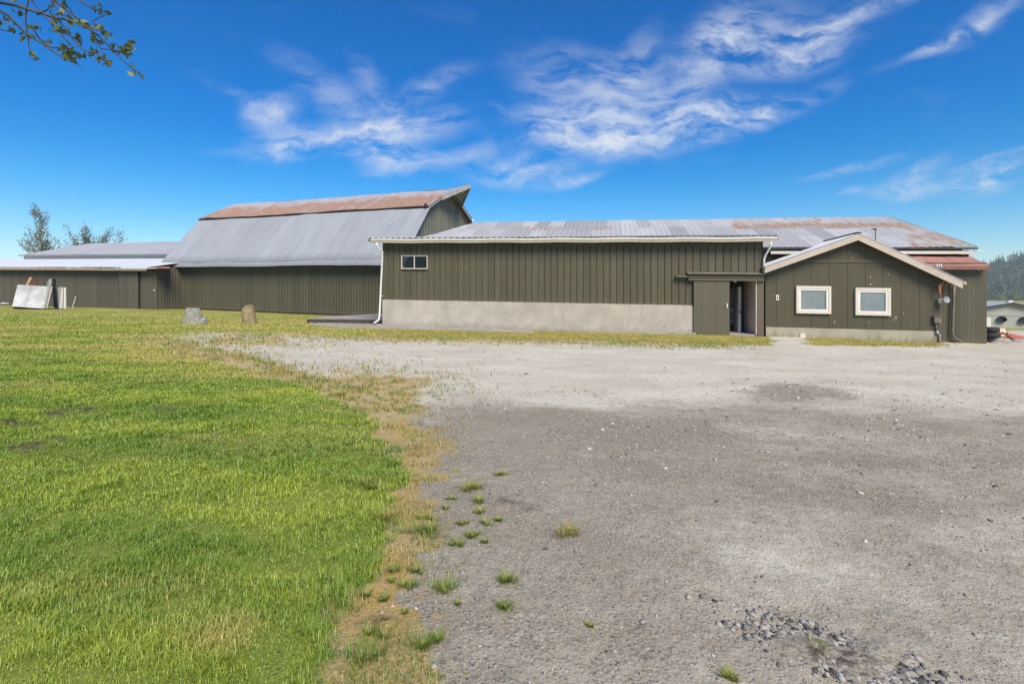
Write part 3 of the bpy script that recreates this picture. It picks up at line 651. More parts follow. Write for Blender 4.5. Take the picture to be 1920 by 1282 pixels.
for i in range(len(cuts)-1):
    c0, c1 = cuts[i]+.006, cuts[i+1]-.006
    ss_ = [c0]+([ridge_s] if c0 < ridge_s < c1 else [])+[c1]
    low = [FM(s_, -.012, zf0) for s_ in ss_]; up_ = [FM(s_, -.012, roofz(s_)) for s_ in reversed(ss_)]
    m.face(low+up_, [(s_, zf0) for s_ in ss_]+[(s_, roofz(s_)) for s_ in reversed(ss_)])
m.build('wall', M['panel'], gh, solid=.015)
m = MB(); m.face([FM(g0, .012, -.1), FM(g1, .012, -.1), FM(g1, .012, roofz(g1)), FM(ridge_s, .012, roofz(ridge_s)), FM(g0, .012, roofz(g0))]); m.face([FM(g1, .012, -.1), FM(g1, 4.5, -.1), FM(g1, 4.5, roofz(g1)), FM(g1, .012, roofz(g1))]); m.face([FM(g0, .012, -.1), FM(g0, 4.5, -.1), FM(g0, 4.5, roofz(g0)), FM(g0, .012, roofz(g0))])
m.build('wall_backing', plain('olive_joint_shadow', (.045, .040, .028), .8), gh, recalc=False)
s2_, z2_ = FM.at(1500, 490, 0); s3_ = FM.at(1700, 496, 0)[0]
m = MB(); FM.box(m, FM.s_at(1497), FM.s_at(1690), -.045, -.022, z2_-.05, z2_+.07); m.build('belt_board', M['panel'], gh)
m = MB()
for i in range(30):
    a0_ = lerp(g0+.02, g1-.05, i/30); a1_ = lerp(g0+.02, g1-.05, (i+1)/30)
    m.face([FM(a0_, -.045, -.5), FM(a1_, -.045, -.5), FM(a1_, -.045, zf0+.0), FM(a0_, -.045, zf0+.0)], ((a0_, -.2), (a1_, -.2), (a1_, .36), (a0_, .36)))
    m.face([FM(a0_, -.045, zf0), FM(a1_, -.045, zf0), FM(a1_, .1, zf0), FM(a0_, .1, zf0)], ((a0_, .3), (a1_, .3), (a1_, .35), (a0_, .35)))
m.face([FM(g1-.05, -.045, -.5), FM(g1-.05, 2, -.5), FM(g1-.05, 2, zf0), FM(g1-.05, -.045, zf0)], ((0, -.2), (2, -.2), (2, .3), (0, .3)))
m.build('foundation', M['concrete_old'], gh, recalc=False)
vs_, vz_ = FM.at(1505, 630, -.06); m = MB(); FM.box(m, vs_-.10, vs_+.10, -.09, -.048, vz_-.14, vz_+.12); m.build('foundation_vent', M['window_trim'], gh)
# roofs of the house
ZB = 5.4
for nm, (sa, za, sb_, zb_) in (('roof', (lft_s, lft_z, ridge_s, ridge_z)), ('roof', (ridge_s, ridge_z, rgt_s, rgt_z))):
    # ribs run down the slope: width direction is b, so build with bottom = low edge
    if sb_ == ridge_s: q_ = (FM(sa, ZB, za), FM(sa, bo-.03, za), FM(sb_, bo-.03, zb_), FM(sb_, ZB, zb_))
    else: q_ = (FM(sb_, bo-.03, zb_), FM(sb_, ZB, zb_), FM(sa, ZB, za), FM(sa, bo-.03, za))
    m = sheet(*q_, .25, .018, 'rib', rows=1, attr=lambda s, t: 0.); m.build(nm, M['roof_house'], gh, solid=.02)
m = MB(); FM.box(m, ridge_s-.10, ridge_s+.10, bo-.05, ZB, ridge_z+.005, ridge_z+.05); m.build('ridge_cap', M['dark_metal'], gh)
def sloped(m, fr, sa, za, sb_, zb_, b0, b1, th):
    m.hexa([fr(sa, b0, za-th), fr(sb_, b0, zb_-th), fr(sb_, b1, zb_-th), fr(sa, b1, za-th), fr(sa, b0, za), fr(sb_, b0, zb_), fr(sb_, b1, zb_), fr(sa, b1, za)])
m = MB(); sloped(m, FM, lft_s+.02, lft_z-.03, ridge_s, ridge_z-.03, bo-.02, bo+.02, .25); m.build('barge_board', M['trim_beige'], gh)
m = MB(); sloped(m, FM, ridge_s+.001, ridge_z-.03, rgt_s-.02, rgt_z-.03, bo-.02, bo+.02, .27); m.build('barge_board', M['trim_beige'], gh)
m = MB(); sloped(m, FM, lft_s+.05, lft_z-.10, ridge_s, ridge_z-.10, bo+.022, .0, .03); sloped(m, FM, ridge_s, ridge_z-.10, rgt_s-.05, rgt_z-.10, bo+.022, .0, .03); m.build('soffit', M['panel'], gh)
gm = MB(); gm.tube([FM(rgt_s+.07, bo+.0, rgt_z-.08), FM(rgt_s+.07, 4., rgt_z-.08)], .06, 8); gm.build('gutter', M['trim_beige'], gh)
for (x0, y0, x1, y1) in ((1492, 536, 1557, 588.5), (1602.5, 539.5, 1668.5, 592)):
    window(FM, gh, x0, y0, x1, y1, -.03, .105, M['window_trim'], M['trim_white'], .075, curtain=True, trim_d=.09)
chip_m = plain('bare_paint_chips', (.36, .35, .30), .8)
for (x_, y_, a_, b_) in ((1598, 483, .025, .05), (1607, 476, .02, .03), (1632, 519, .03, .07), (1633, 533, .03, .04), (1666, 514, .04, .03), (1565, 604, .03, .07), (1630, 605, .03, .03), (1680, 595, .03, .08), (1676, 600, .02, .05), (1708, 605, .03, .03), (1450, 554, .03, .03), (1694, 588, .02, .04)):
    s_, z_ = FM.at(x_, y_, -.03); n = 7; m = MB()
    m.face([FM(s_+a_*math.cos(k*2*math.pi/n)*random.uniform(.5, 1), -.026, z_+b_*math.sin(k*2*math.pi/n)*random.uniform(.6, 1)) for k in range(n)]); m.build('paint_chip', chip_m, gh, recalc=False)
# sign beside the door
s_, z_ = FM.at(1457.5, 558, -.03)
sg = thing('small_sign', 'small white plate with a dark blue figure on the olive wall left of the windows', 'sign', FM(s_, -.03, z_))
m = MB(); FM.box(m, s_-.055, s_+.055, -.05, -.026, z_-.115, z_+.115); m.build('plate', M['trim_white'], sg)
m = MB()
m.face([FM(s_+.016*math.cos(k*.7854), -.053, z_+.055+.018*math.sin(k*.7854)) for k in range(8)])
m.face([FM(s_+a_, -.053, z_+c_) for a_, c_ in ((-.012, -.085), (.012, -.085), (.024, .0), (.018, .034), (-.018, .034), (-.024, .0))]); m.build('mark', M['blue_mark'], sg, recalc=False)
# things on the right corner of the house
s_, z_ = FM.at(1774, 562, -.25)
c = FM(s_, -.2, z_)
dish = thing('satellite_dish', 'white oval dish on a grey bracket at the right corner of the gabled house', 'dish', c)
m = MB(); ax = Vector((.35, -.9, .12)).normalized(); e1 = ax.cross(Vector((0, 0, 1))).normalized(); e2 = e1.cross(ax); c0 = FM(s_, -.3, z_)
rings = [(0, .05), (.10, .042), (.18, .02), (.215, 0), (.21, .012), (.10, .055), (0, .062)]
i0 = 0; n = 20
for r_, h_ in rings: m.v += [tuple(c0+e1*(r_*math.cos(k*2*math.pi/n))+e2*(r_*.62*math.sin(k*2*math.pi/n))-ax*h_) for k in range(n)]
for j in range(len(rings)-1):
    for k in range(n): m.f.append((j*n+k, j*n+(k+1) % n, (j+1)*n+(k+1) % n, (j+1)*n+k)); m.uv.append(None)
m.build('reflector', M['steel'], dish, smooth=True)
m = MB(); bx_ = FM(s_-.12, -.06, z_-.08); FM.box(m, s_-.22, s_-.02, -.17, .0, z_-.16, z_+.04); m.tube([FM(s_-.08, -.1, z_-.02), c0-ax*.05], .018, 6); m.build('bracket', M['steel'], dish)
mb_ = thing('meter_box', 'small olive meter box with a white conduit stub below it', 'meter box', FM(*[FM.at(1757, 600, 0)[0], -.1, 0.2]))
s_, z_ = FM.at(1757, 600, -.1)
m = MB(); FM.box(m, s_-.13, s_+.13, -.17, .0, z_-.12, z_+.13); FM.box(m, s_-.15, s_+.15, -.20, .0, z_+.135, z_+.16); m.build('box', M['pipe_olive'], mb_)
m = MB(); m.tube([FM(s_-.02, -.08, z_-.12), FM(s_-.02, -.08, z_-.45)], .03, 8); m.build('conduit', M['pipe_olive'], mb_, smooth=True)
m = MB(); m.tube([FM(s_-.02, -.09, z_-.45), FM(s_+.02, -.10, z_-.55), FM(s_+.09, -.10, z_-.6), FM(s_+.09, -.10, z_-.98)], [.05, .05, .04, .04], 8); m.build('conduit_stub', M['steel'], mb_, smooth=True)
m = MB()
for pts in (((1771, 516), (1772, 524), (1768, 533), (1763, 541), (1761, 548)), ((1770, 518), (1769, 528), (1762, 536), (1762, 545), (1765, 552)), ((1761, 534), (1764, 542), (1763, 551), (1765, 560)), ((1766, 530), (1760, 538), (1761, 546), (1764, 552))):
    m.tube([P(FM, x_, y_, -.3) for x_, y_ in pts], .013, 5)
tag(m.build('tangled_cord', M['orange_wire']), 'tangle of orange cord hanging below the right end of the beige roof edge', 'cord')
m = MB(); m.tube([P(FM, 1774, 552, -.33), P(FM, 1773.5, 545, -.3), P(FM, 1774, 538, -.28)], .006, 4); 
# ------------------------------------------------------------------ long roofed building behind
lb = thing('long_roofed_building', 'long building with a patched rusty metal roof rising behind the low olive building', 'building', FM(8, 1.7, 0))
BE = 1.62
eR = FM.s_at(1832, BE); zE = FM.at(1750, 463.5, BE)[1]
BRG = BE+6.8
rR_s = FM.s_at(1671, BRG); rR_z = FM.at(1671, 407, BRG)[1]; rL_s = FM.s_at(893, BRG); rL_z = FM.at(893, 417.5, BRG)[1]
# lower-left end of the roof plane at the point where it meets the front roof
def rplane(v, s_): return lerp(zE, lerp(rL_z, rR_z, (s_-rL_s)/(rR_s-rL_s)), v)
vJ = .40; bL = BE+6.8*vJ; lj_s = FM.s_at(796, bL)
def lefts(v): return lerp(lj_s, rL_s, (v-vJ)/(1-vJ))
pxs = lambda s_, b_: CX+F_PX*(FM(s_, b_, 0).x/FM(s_, b_, 0).y)
def rust_long(px, v):
    if v < .52 and px < 1700: return -.35 if px < 1640 else .1
    if px < 955: return .30
    if px < 1150: return .55 if v < .8 else .25
    if px < 1372: return -.35
    if px < 1690: return .72 if (.50 < v < .72) else .44
    return .58
def long_roof():
    m = MB(); vals = m.at.setdefault('mark', [])
    s_l = lefts(0) ; pitch = .27; n = int((eR-s_l+2)/pitch)*4; rows = 10
    prof = [0, 0, .018, .018]
    W = n+1
    for j in range(rows+1):
        v = j/rows; a0_ = lefts(v); a1_ = lerp(eR, rR_s, v); b_ = lerp(BE, BRG, v)
        for i in range(W):
            # ribs are perpendicular to the ridge: clip a straight grid to the slanting ends
            s_ = s_l-1+(eR+1-(s_l-1))*i/n; s_ = min(max(s_, a0_), a1_)
            z_ = rplane(v, s_)+prof[i % 4]+.10*(fbm(s_*.25, v*2, 91, 2)-.5)
            m.v.append(tuple(FM(s_, b_, z_))); vals.append(rust_long(pxs(s_, b_), v))
    for j in range(rows):
        for i in range(W-1):
            if abs(m.v[j*W+i][0]-m.v[j*W+i+1][0]) < 1e-6 and abs(m.v[(j+1)*W+i][0]-m.v[(j+1)*W+i+1][0]) < 1e-6: continue
            m.f.append((j*W+i, j*W+i+1, (j+1)*W+i+1, (j+1)*W+i))
            su = lambda i_: s_l+(eR-s_l)*i_/n
            m.uv.append(((su(i), j*.72), (su(i+1), j*.72), (su(i+1), (j+1)*.72), (su(i), (j+1)*.72)))
    return m
long_roof().build('roof', M['roof_long'], lb, solid=.015)
# back slope and walls
m = MB(); m.face([FM(rL_s-1, BRG+6.8, zE+.3), FM(eR-2.0, BRG+6.8, zE), FM(rR_s, BRG, rR_z-.01), FM(rL_s, BRG, rL_z-.01)], ((0, 0), (24, 0), (24, 7), (0, 7))); m.build('back_roof', M['roof_long'], lb, solid=.015)
ew = eR-.35
m = MB(); sheet(*quad(FM, 14, ew, -1.0, zE-.05, BE+.35), .3, .02, 'groove', m=m)
m.face([FM(ew, BE+.35, -2.4), FM(ew-1, BRG+6.4, -2.4), FM(ew-1, BRG+6.4, zE-.1), FM(rR_s, BRG, rR_z-.05) if False else FM(ew-.5, BRG, rR_z-.15), FM(ew, BE+.35, zE-.1)], ((0, 0), (13, 0), (13, 3), (7, 5), (0, 3)))
m.build('wall', M['leanwall'], lb, recalc=False); m = MB()
m.face([FM(lj_s+.1, bL+.1, -1), FM(rL_s+.2, BRG, -1), FM(rL_s+.2, BRG, rL_z-.12), FM(lj_s+.1, bL+.1, rplane(vJ, lj_s)-.1)], ((0, 0), (5, 0), (5, 5), (0, 4)))
m.build('wall', M['leanwall'], lb, recalc=False)
m = MB(); FM.box(m, FM.s_at(1445, BE), eR, BE-.06, BE-.02, zE-.10, zE-.015); m.build('fascia', M['dark_metal'], lb)
m = MB(); FM.box(m, FM.s_at(1445, BE), eR-.15, BE-.02, BE+.10, zE-.30, zE-.17); m.build('lower_fascia', M['gutter'], lb)
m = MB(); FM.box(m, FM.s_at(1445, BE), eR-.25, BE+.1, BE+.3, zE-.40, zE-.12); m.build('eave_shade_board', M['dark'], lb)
m = MB(); FM.box(m, ew-.25, ew+.12, BE+.0, BE+.3, zE-.32, zE-.18); FM.box(m, ew+.1, eR+.25, BE+.0, BE+.06, zE-.20, zE-.14); m.build('eave_bracket', M['gutter'], lb)
# lean-to on the right with the red roof
BW = .5; wl0 = FM.s_at(1757, BW); wl1 = FM.s_at(1850, BW); zw = FM.at(1800, 497, BW)[1]
m = MB(); sheet(*quad(FM, wl0-.7, wl1, -.17, zw+.1, BW), .15, .010, 'wave', m=m)
m.face([FM(wl1, BW, -.17), FM(wl1, BE+1.5, -1.2), FM(wl1, BE+1.5, zw+.8), FM(wl1, BW, zw)], ((0, 0), (3, 0), (3, 4), (0, 3)))
m.build('lean_to_wall', M['leanwall'], lb, solid=.01)
m = MB(); FM.box(m, wl0-.5, wl1-.02, BW+.05, BW+.4, -.9, .0); m.build('lean_to_shadow_gap', M['dark'], lb)  # near-black box painted in as the shadow gap below the lean-to wall
rz0 = FM.at(1800, 499.5, BW-.3)[1]; ra = FM.s_at(1735, BW-.3)-.9; rb_ = FM.s_at(1857, BW-.3); zt_ = zE-.42; rtop = FM.s_at(1822, BE+.1)
m = MB(); nn = 40; rows = 5; vals = []
for j in range(rows+1):
    for i in range(nn+1):
        v = j/rows; s_ = lerp(lerp(ra, rb_, i/nn), lerp(ra-.2, rtop, i/nn), v); z_ = lerp(rz0, zt_, v)+.06*(fbm(i*.3, j*.7, 95, 2)-.5)+(.0 if j else .03*(fbm(i*.35, 0, 96, 2)-.5))
        m.v.append(tuple(FM(s_, lerp(BW-.3, BE+.12, v), z_)))
for j in range(rows):
    for i in range(nn): m.f.append((j*(nn+1)+i, j*(nn+1)+i+1, (j+1)*(nn+1)+i+1, (j+1)*(nn+1)+i)); m.uv.append(None)
m.build('lean_to_roof', M['red_shingle'], lb, solid=.03)
m = MB(); FM.box(m, ra, rb_, BW-.32, BW-.285, rz0-.13, rz0+.02); m.build('drip_edge', M['red_edge'], lb)
for x_, y_ in ((1799, 503), (1836, 504)):
    m = MB(); q_ = P(FM, x_, y_, BW-.18); m.tube([q_+Vector((0, 0, .1)), q_, q_-Vector((0, 0, .05))], [.03, .055, .03], 8); m.build('eave_lamp', M['lamp_white'], lb, smooth=True)
m = MB(); m.tube([P(FM, x_, y_, BW-.14) for x_, y_ in ((1789, 535), (1788, 560), (1787, 590), (1786, 620), (1787, 630), (1790, 634), (1797, 637), (1801, 641), (1801.5, 650))], [.05]*8+[.06], 10)
m.build('downspout', M['pipe_olive'], lb, smooth=True)
m = MB()
for i, x_ in enumerate((1757, 1761, 1765)):
    q_ = P(FM, x_, 499.5-i*.3, BW-.34); m.tube([q_+Vector((-.03, 0, .08)), q_+Vector((.03, 0, -.06))], .022, 6)
m.build('insulator', M['lamp_white'], lb, smooth=True)
# antenna
q_ = P(FM, 1641, 453, 1.2)
an = thing('roof_antenna', 'thin pole with a short arm standing on the patched roof', 'antenna', q_)
m = MB(); m.tube([P(FM, 1641, 455, 1.75), P(FM, 1642, 430, 1.75)], .018, 6); m.build('mast', M['dark_metal'], an)
m = MB(); m.tube([P(FM, 1634, 429.5, 1.75), P(FM, 1643, 430, 1.75)], [.02, .045], 6); m.build('arm', M['dark_metal'], an)

# ------------------------------------------------------------------ gambrel barn
FB = Frame(-30.1, 44.0, -7.8, 35.1, EYE-27*44/950, EYE-27*44/950-.36)
barn = thing('gambrel_barn', 'large olive barn with a rusty topped gambrel roof and pointed hay hood', 'barn', FB(12, 0, 0))
LB = FB.L
zEv = FB.at(500, 497, 0)[1]; hb = 3.36; zBk = FB.at(590, 398, hb)[1]; hr = 6.85; zRg = FB.at(560, 376, hr)[1]
print('barn', LB, zEv, zBk, zRg)
m = MB(); sheet(*quad(FB, 0, LB, .25, zEv-.05), .26, .045, 'wave', rows=3, sag=.05, seed=4, m=m); m.build('wall', M['barnwall'], barn)
m = MB(); FB.box(m, .05, LB-.05, .06, .3, -.5, .24); m.build('stone_sill', plain('rubble_sill', (.14, .115, .09), .9, 0, .55, 2.5, .6, 8), barn)
m = MB(); FB.box(m, .3, LB*.72, -.9, -.5, -.5, .03); m.build('path_kerb', M['slab'], barn)
# roofs: eave flare, lower, upper; both sides; overhang of .45 past the gable
oh = .45
def side(b_, front): return b_ if front else 2*hr-b_
for front in (True, False):
    B = lambda v: side(v, front)
    def q4(b0, z0, b1, z1, s0=-.25, s1=LB+oh):
        a = FB(s0, B(b0), z0), FB(s1, B(b0), z0), FB(s1, B(b1), z1), FB(s0, B(b1), z1)
        return a if front else (a[1], a[0], a[3], a[2])
    m = sheet(*q4(-.70, zEv-.13, -.20, zEv+.27), .26, .02, 'wave', rows=1, sag=.10, seed=8, attr=lambda s, t: -.4); m.build('eave_flare', M['roof_lower'], barn, solid=.015)
    m = sheet(*q4(-.22, zEv+.28, hb, zBk), .26, .03, 'wave', rows=8, sag=.10, seed=8, attr=lambda s, t: -.4); m.build('lower_roof', M['roof_lower'], barn, solid=.015)
    m = sheet(*q4(hb-.22, zBk-.07, hr, zRg), .26, .03, 'wave', rows=8, sag=.14, seed=9, attr=lambda s, t: .82-.95*max(0, t-.45)); m.build('upper_roof', M['roof_upper'], barn, solid=.015)
    m = MB(); FB.box(m, -.2, LB+oh-.02, min(B(hb-.2), B(hb-.1)), max(B(hb-.2), B(hb-.1)), zBk-.20, zBk-.09); m.build('break_flashing', M['dark'], barn)
# gable walls
for s_e in (LB, 0.):
    m = MB(); n = 66
    def prof_z(b_):
        bb = b_ if b_ < hr else 2*hr-b_
        return lerp(zEv, zBk, bb/hb) if bb < hb else lerp(zBk, zRg, (bb-hb)/(hr-hb))
    for i in range(n):
        c0 = 2*hr*i/n; c1 = 2*hr*(i+1)/n; e_ = s_e+(.02 if i % 2 else 0)
        if s_e == 0: e_ = s_e
        m.face([FB(e_, c0, 0), FB(e_, c1, 0), FB(e_, c1, prof_z(c1)-.06), FB(e_, c0, prof_z(c0)-.06)], ((c0, 0), (c1, 0), (c1, prof_z(c1)), (c0, prof_z(c0))))
        m.face([FB(e_-.01, c0, 0), FB(e_+.0, c0, 0), FB(e_, c0, prof_z(c0)-.06), FB(e_-.02, c0, prof_z(c0)-.06)])
    m.build('gable_wall', M['gablewall'], barn, recalc=False)
# rake boards
m = MB(); e_ = LB+oh
def rake(m, b0, z0, b1, z1, th=.2, s0=None):
    s0 = s0 if s0 is not None else e_; m.hexa([FB(s0-.03, b0, z0-th), FB(s0+.03, b0, z0-th), FB(s0+.03, b1, z1-th), FB(s0-.03, b1, z1-th), FB(s0-.03, b0, z0-.02), FB(s0+.03, b0, z0-.02), FB(s0+.03, b1, z1-.02), FB(s0-.03, b1, z1-.02)])
rake(m, -.2, zEv+.25, hb, zBk, .12); rake(m, 2*hr+.2, zEv+.25, 2*hr-hb, zBk, .28); rake(m, hb, zBk, hr, zRg, .16); rake(m, 2*hr-hb, zBk, hr, zRg, .28)
m.build('rake_board', M['steel'], barn)
# hay hood
tS = LB+2.07; tZ = FB.at(882, 346, hr)[1]; f_ = .52
hbF = lerp(hb, hr, f_); zF_ = lerp(zBk, zRg, f_); A_ = FB(LB+oh, hbF, zF_+.03); Bk = FB(LB+oh, 2*hr-hbF, zF_+.03); Tp = FB(tS, hr, tZ); Rg = FB(LB+oh-.3, hr, zRg+.03)
hood = MB(); hood.face([A_, Tp, Rg], ((0, 2), (2, 4), (0, 4))); hood.face([Rg, Tp, Bk], ((0, 4), (2, 4), (0, 2)))
hh = hood.build('hay_hood', M['roof_lower'], barn, solid=.04)
def beam(m, p, q, w_, h_):
    t = (q-p).normalized(); sd_ = t.cross(Vector((0, 0, 1))).normalized()*w_/2; dn = Vector((0, 0, -h_))
    m.hexa([p-sd_+dn, p+sd_+dn, q+sd_+dn, q-sd_+dn, p-sd_, p+sd_, q+sd_, q-sd_])
m = MB(); dz = Vector((0, 0, -.03)); beam(m, A_+dz, Tp+dz, .07, .26); beam(m, Bk+dz, Tp+dz, .07, .26); beam(m, Rg+dz*4, Tp+dz*4, .07, .2); m.build('fascia', M['wood_grey'], hh)
m = MB()
for k in range(1, 6):
    t = k/6.; r_ = lerp(Rg, Tp, t)+dz*3
    beam(m, lerp(Bk, Tp, t)+dz*3, r_, .09, .12); beam(m, lerp(A_, Tp, t)+dz*3, r_, .09, .12)
m.build('rafter', M['wood_pale'], hh)
m = MB(); m.face([A_+dz*2, Rg+dz*2, Tp+dz*2]); m.face([Rg+dz*2, Bk+dz*2, Tp+dz*2]); m.build('board_lining', M['wood_grey'], hh, recalc=False)
m = MB(); m.face([A_+dz*9, Tp+dz*9, Bk+dz*9]) if False else None
m = MB(); q_ = FB(LB+.1, 1.75+hb*.45, 0); c = P(FB, 797.5, 388, hb-.1); m.tube([c+Vector((.05, -.1, .25)), c+Vector((.05, -.1, -.1))], [.10, .14], 8); m.build('yard_lamp', M['dark_metal'], barn, smooth=True)
m = MB(); c = FB(LB+oh, 2*hr-hb+1.0, 0); m.tube([P(FB, 886, 422, 11.4), P(FB, 886, 411, 11.4)], [.06, .09], 8); m.build('vent_pipe', M['pipe_white'], barn, smooth=True)

# ------------------------------------------------------------------ low shed with monitor roof at the far left
FS = Frame(-48.6, 48.0, -28.8, 41.0, EYE-16*48/950, EYE-29*41/950)
shed = thing('long_shed', 'long low dark shed with pale stepped roofs at the far left', 'shed', FS(12, 0, 0))
LS = FS.L; X0 = -9.
zs = FS.at(200, 507, 0)[1]
print('shed', LS, zs)
sd1, sd2 = FS.s_at(225), FS.s_at(262)
m = MB(); sheet(*quad(FS, X0, LS, -.45, zs+.16), .24, .03, 'wave', rows=1, m=m); sheet(FS(LS, 0, -.45), FS(LS, 11, -.8), FS(LS, 11, zs+1.6), FS(LS, 0, zs+.18), .24, .03, 'wave', m=m); m.build('wall', M['shedwall'], shed)
m = MB(); sheet(*quad(FS, sd1+.03, sd2-.03, -.05, zs-.06, -.14), .24, .03, 'wave', m=m); FS.box(m, sd1+.03, sd2-.03, -.13, -.09, -.05, zs-.06); dd = m.build('sliding_door', M['shedwall'], shed)
m = MB(); FS.box(m, sd1-.13, sd1+.02, -.06, -.035, -.3, zs); m.build('door_gap', M['dark'], shed); m = MB(); FS.box(m, sd2-.02, sd2+.14, -.06, -.035, -.3, zs); m.build('door_gap', M['dark'], shed)
m = MB(); FS.box(m, LS-.05, LS+.06, -.07, .05, -.4, zs); m.build('corner_board', M['doorpaint'], shed)
m = MB(); s_, z_ = FS.at(289, 544, -.06); FS.box(m, s_-.05, s_+.05, -.08, -.04, z_-.05, z_+.05); m.build('wall_lamp', M['lamp_white'], shed)
m = MB(); FS.box(m, X0, FS.s_at(185, -.5), -.52, -.46, zs-.02, zs+.22); FS.box(m, FS.s_at(184.5, -.5), LS-.4, -.535, -.475, zs-.03, zs+.15); m.build('fascia', M['fascia_brown'], shed)
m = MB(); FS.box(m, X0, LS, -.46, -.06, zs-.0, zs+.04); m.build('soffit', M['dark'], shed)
z3 = FS.at(240, 485, 5.)[1]; ze = FS.at(240, 501, -.5)[1]
m = sheet(FS(X0, -.55, ze), FS(LS-.2, -.55, ze), FS(LS+.2, 5., z3), FS(X0, 5., z3), .3, .02, 'wave', rows=3, attr=lambda s, t: -.4, sag=.0, seed=13); m.build('lower_roof', M['roof_white'], shed, solid=.015)
m = MB(); 
m.hexa([P(FS, 276, 503, -.65), P(FS, 318, 503.5, -.65), P(FS, 318, 503, 1.2), P(FS, 290, 502, 1.2), P(FS, 276, 501.5, -.65), P(FS, 318, 501, -.65), P(FS, 318, 500, 1.2), P(FS, 290, 499, 1.2)])
m.build('rusty_roof_flap', M['red_shingle'], shed)
mL = FS.s_at(45, 5.); z4 = FS.at(200, 477.5, 5.)[1]; mR = LS+2
m = MB(); m.face([FS(mL, 4.98, z3-.4), FS(mR, 4.98, z3-.4), FS(mR, 4.98, z4), FS(mL, 4.98, z4)], ((0, 0), (27, 0), (27, 1), (0, 1))); m.face([FS(mL, 4.98, z3-.4), FS(mL, 15, z3-.4), FS(mL+.5, 10, z4+1.5), FS(mL, 4.98, z4)], ((0, 0), (9, 0), (5, 2), (0, 1)))
m.build('clerestory_wall', M['roof_grey'], shed, recalc=False)
rl_s = FS.s_at(166, 10.); rl_z = FS.at(166, 457, 10.)[1]; rr_z = FS.at(342, 451.5, 10.)[1]
m = sheet(FS(mL-.3, 4.7, z4+.0), FS(mR, 4.7, z4+.0), FS(mR, 10., rr_z), FS(rl_s, 10., rl_z), .3, .02, 'wave', rows=4, attr=lambda s, t: .12, sag=.06, seed=15); m.build('upper_roof', M['roof_grey'], shed, solid=.015)
m = MB(); m.face([FS(mL-.3, 15.3, z4), FS(mR, 15.3, z4), FS(mR, 10, rr_z-.02), FS(rl_s, 10, rl_z-.02)], ((0, 0), (27, 0), (27, 5), (0, 5))); m.build('back_roof', M['roof_grey'], shed, recalc=False)
m = MB(); FS.box(m, mL-.32, mR, 4.62, 4.70, z4-.10, z4+.0); m.build('upper_fascia', M['steel'], shed)

# ------------------------------------------------------------------ concrete ramp slab between barn and front building
a = on_ground(577, 605.5); b = on_ground(716, 609)
zsl = unp(577, 597.5, a.y).z
slab = thing('loading_slab', 'low concrete slab with a dark edge between the barn and the low building', 'slab', (a+b)/2)
back_l = Vector((a.x+.5, a.y+3.2, zsl+.03)); back_r = Vector((b.x+1.2, b.y+6.5, zsl+.10)); bl2 = Vector((a.x+2.6, a.y+6.0, zsl+.06))
m = MB(); topz = [Vector((a.x, a.y, zsl)), Vector((b.x+.4, b.y+.6, zsl-.03)), back_r, bl2, back_l]
m.face(topz); [m.face([topz[i], topz[(i+1) % 5], topz[(i+1) % 5]-Vector((0, 0, .5)), topz[i]-Vector((0, 0, .5))]) for i in range(5)]
m.build('slab_top', M['slab'], slab)
m = MB(); p, q = topz[0], topz[1]; m.hexa([Vector((p.x-.02, p.y-.09, p.z-.4)), Vector((q.x, q.y-.09, q.z-.4)), Vector((q.x, q.y-.005, q.z-.4)), Vector((p.x-.02, p.y-.005, p.z-.4)), Vector((p.x-.02, p.y-.09, p.z-.02)), Vector((q.x, q.y-.09, q.z-.02)), Vector((q.x, q.y-.005, q.z-.02)), Vector((p.x-.02, p.y-.005, p.z-.02))]); m.build('edge_beam', M['slab_edge'], slab)
# pale concrete apron in front of the slab
ap = MB(); pts = [(590, 611), (578, 607.5), (640, 606), (716, 609), (760, 612), (840, 614), (1000, 622), (1000, 625), (850, 619), (740, 616.5), (640, 615)]
gp = [on_ground(x_, y_)+Vector((0, 0, .035)) for x_, y_ in pts]; ap.face(gp); [ap.face([gp[i], gp[(i+1) % len(gp)], gp[(i+1) % len(gp)]-Vector((0, 0, .2)), gp[i]-Vector((0, 0, .2))]) for i in range(len(gp))]
tag(ap.build('apron', M['slab'], recalc=True), kind='structure')

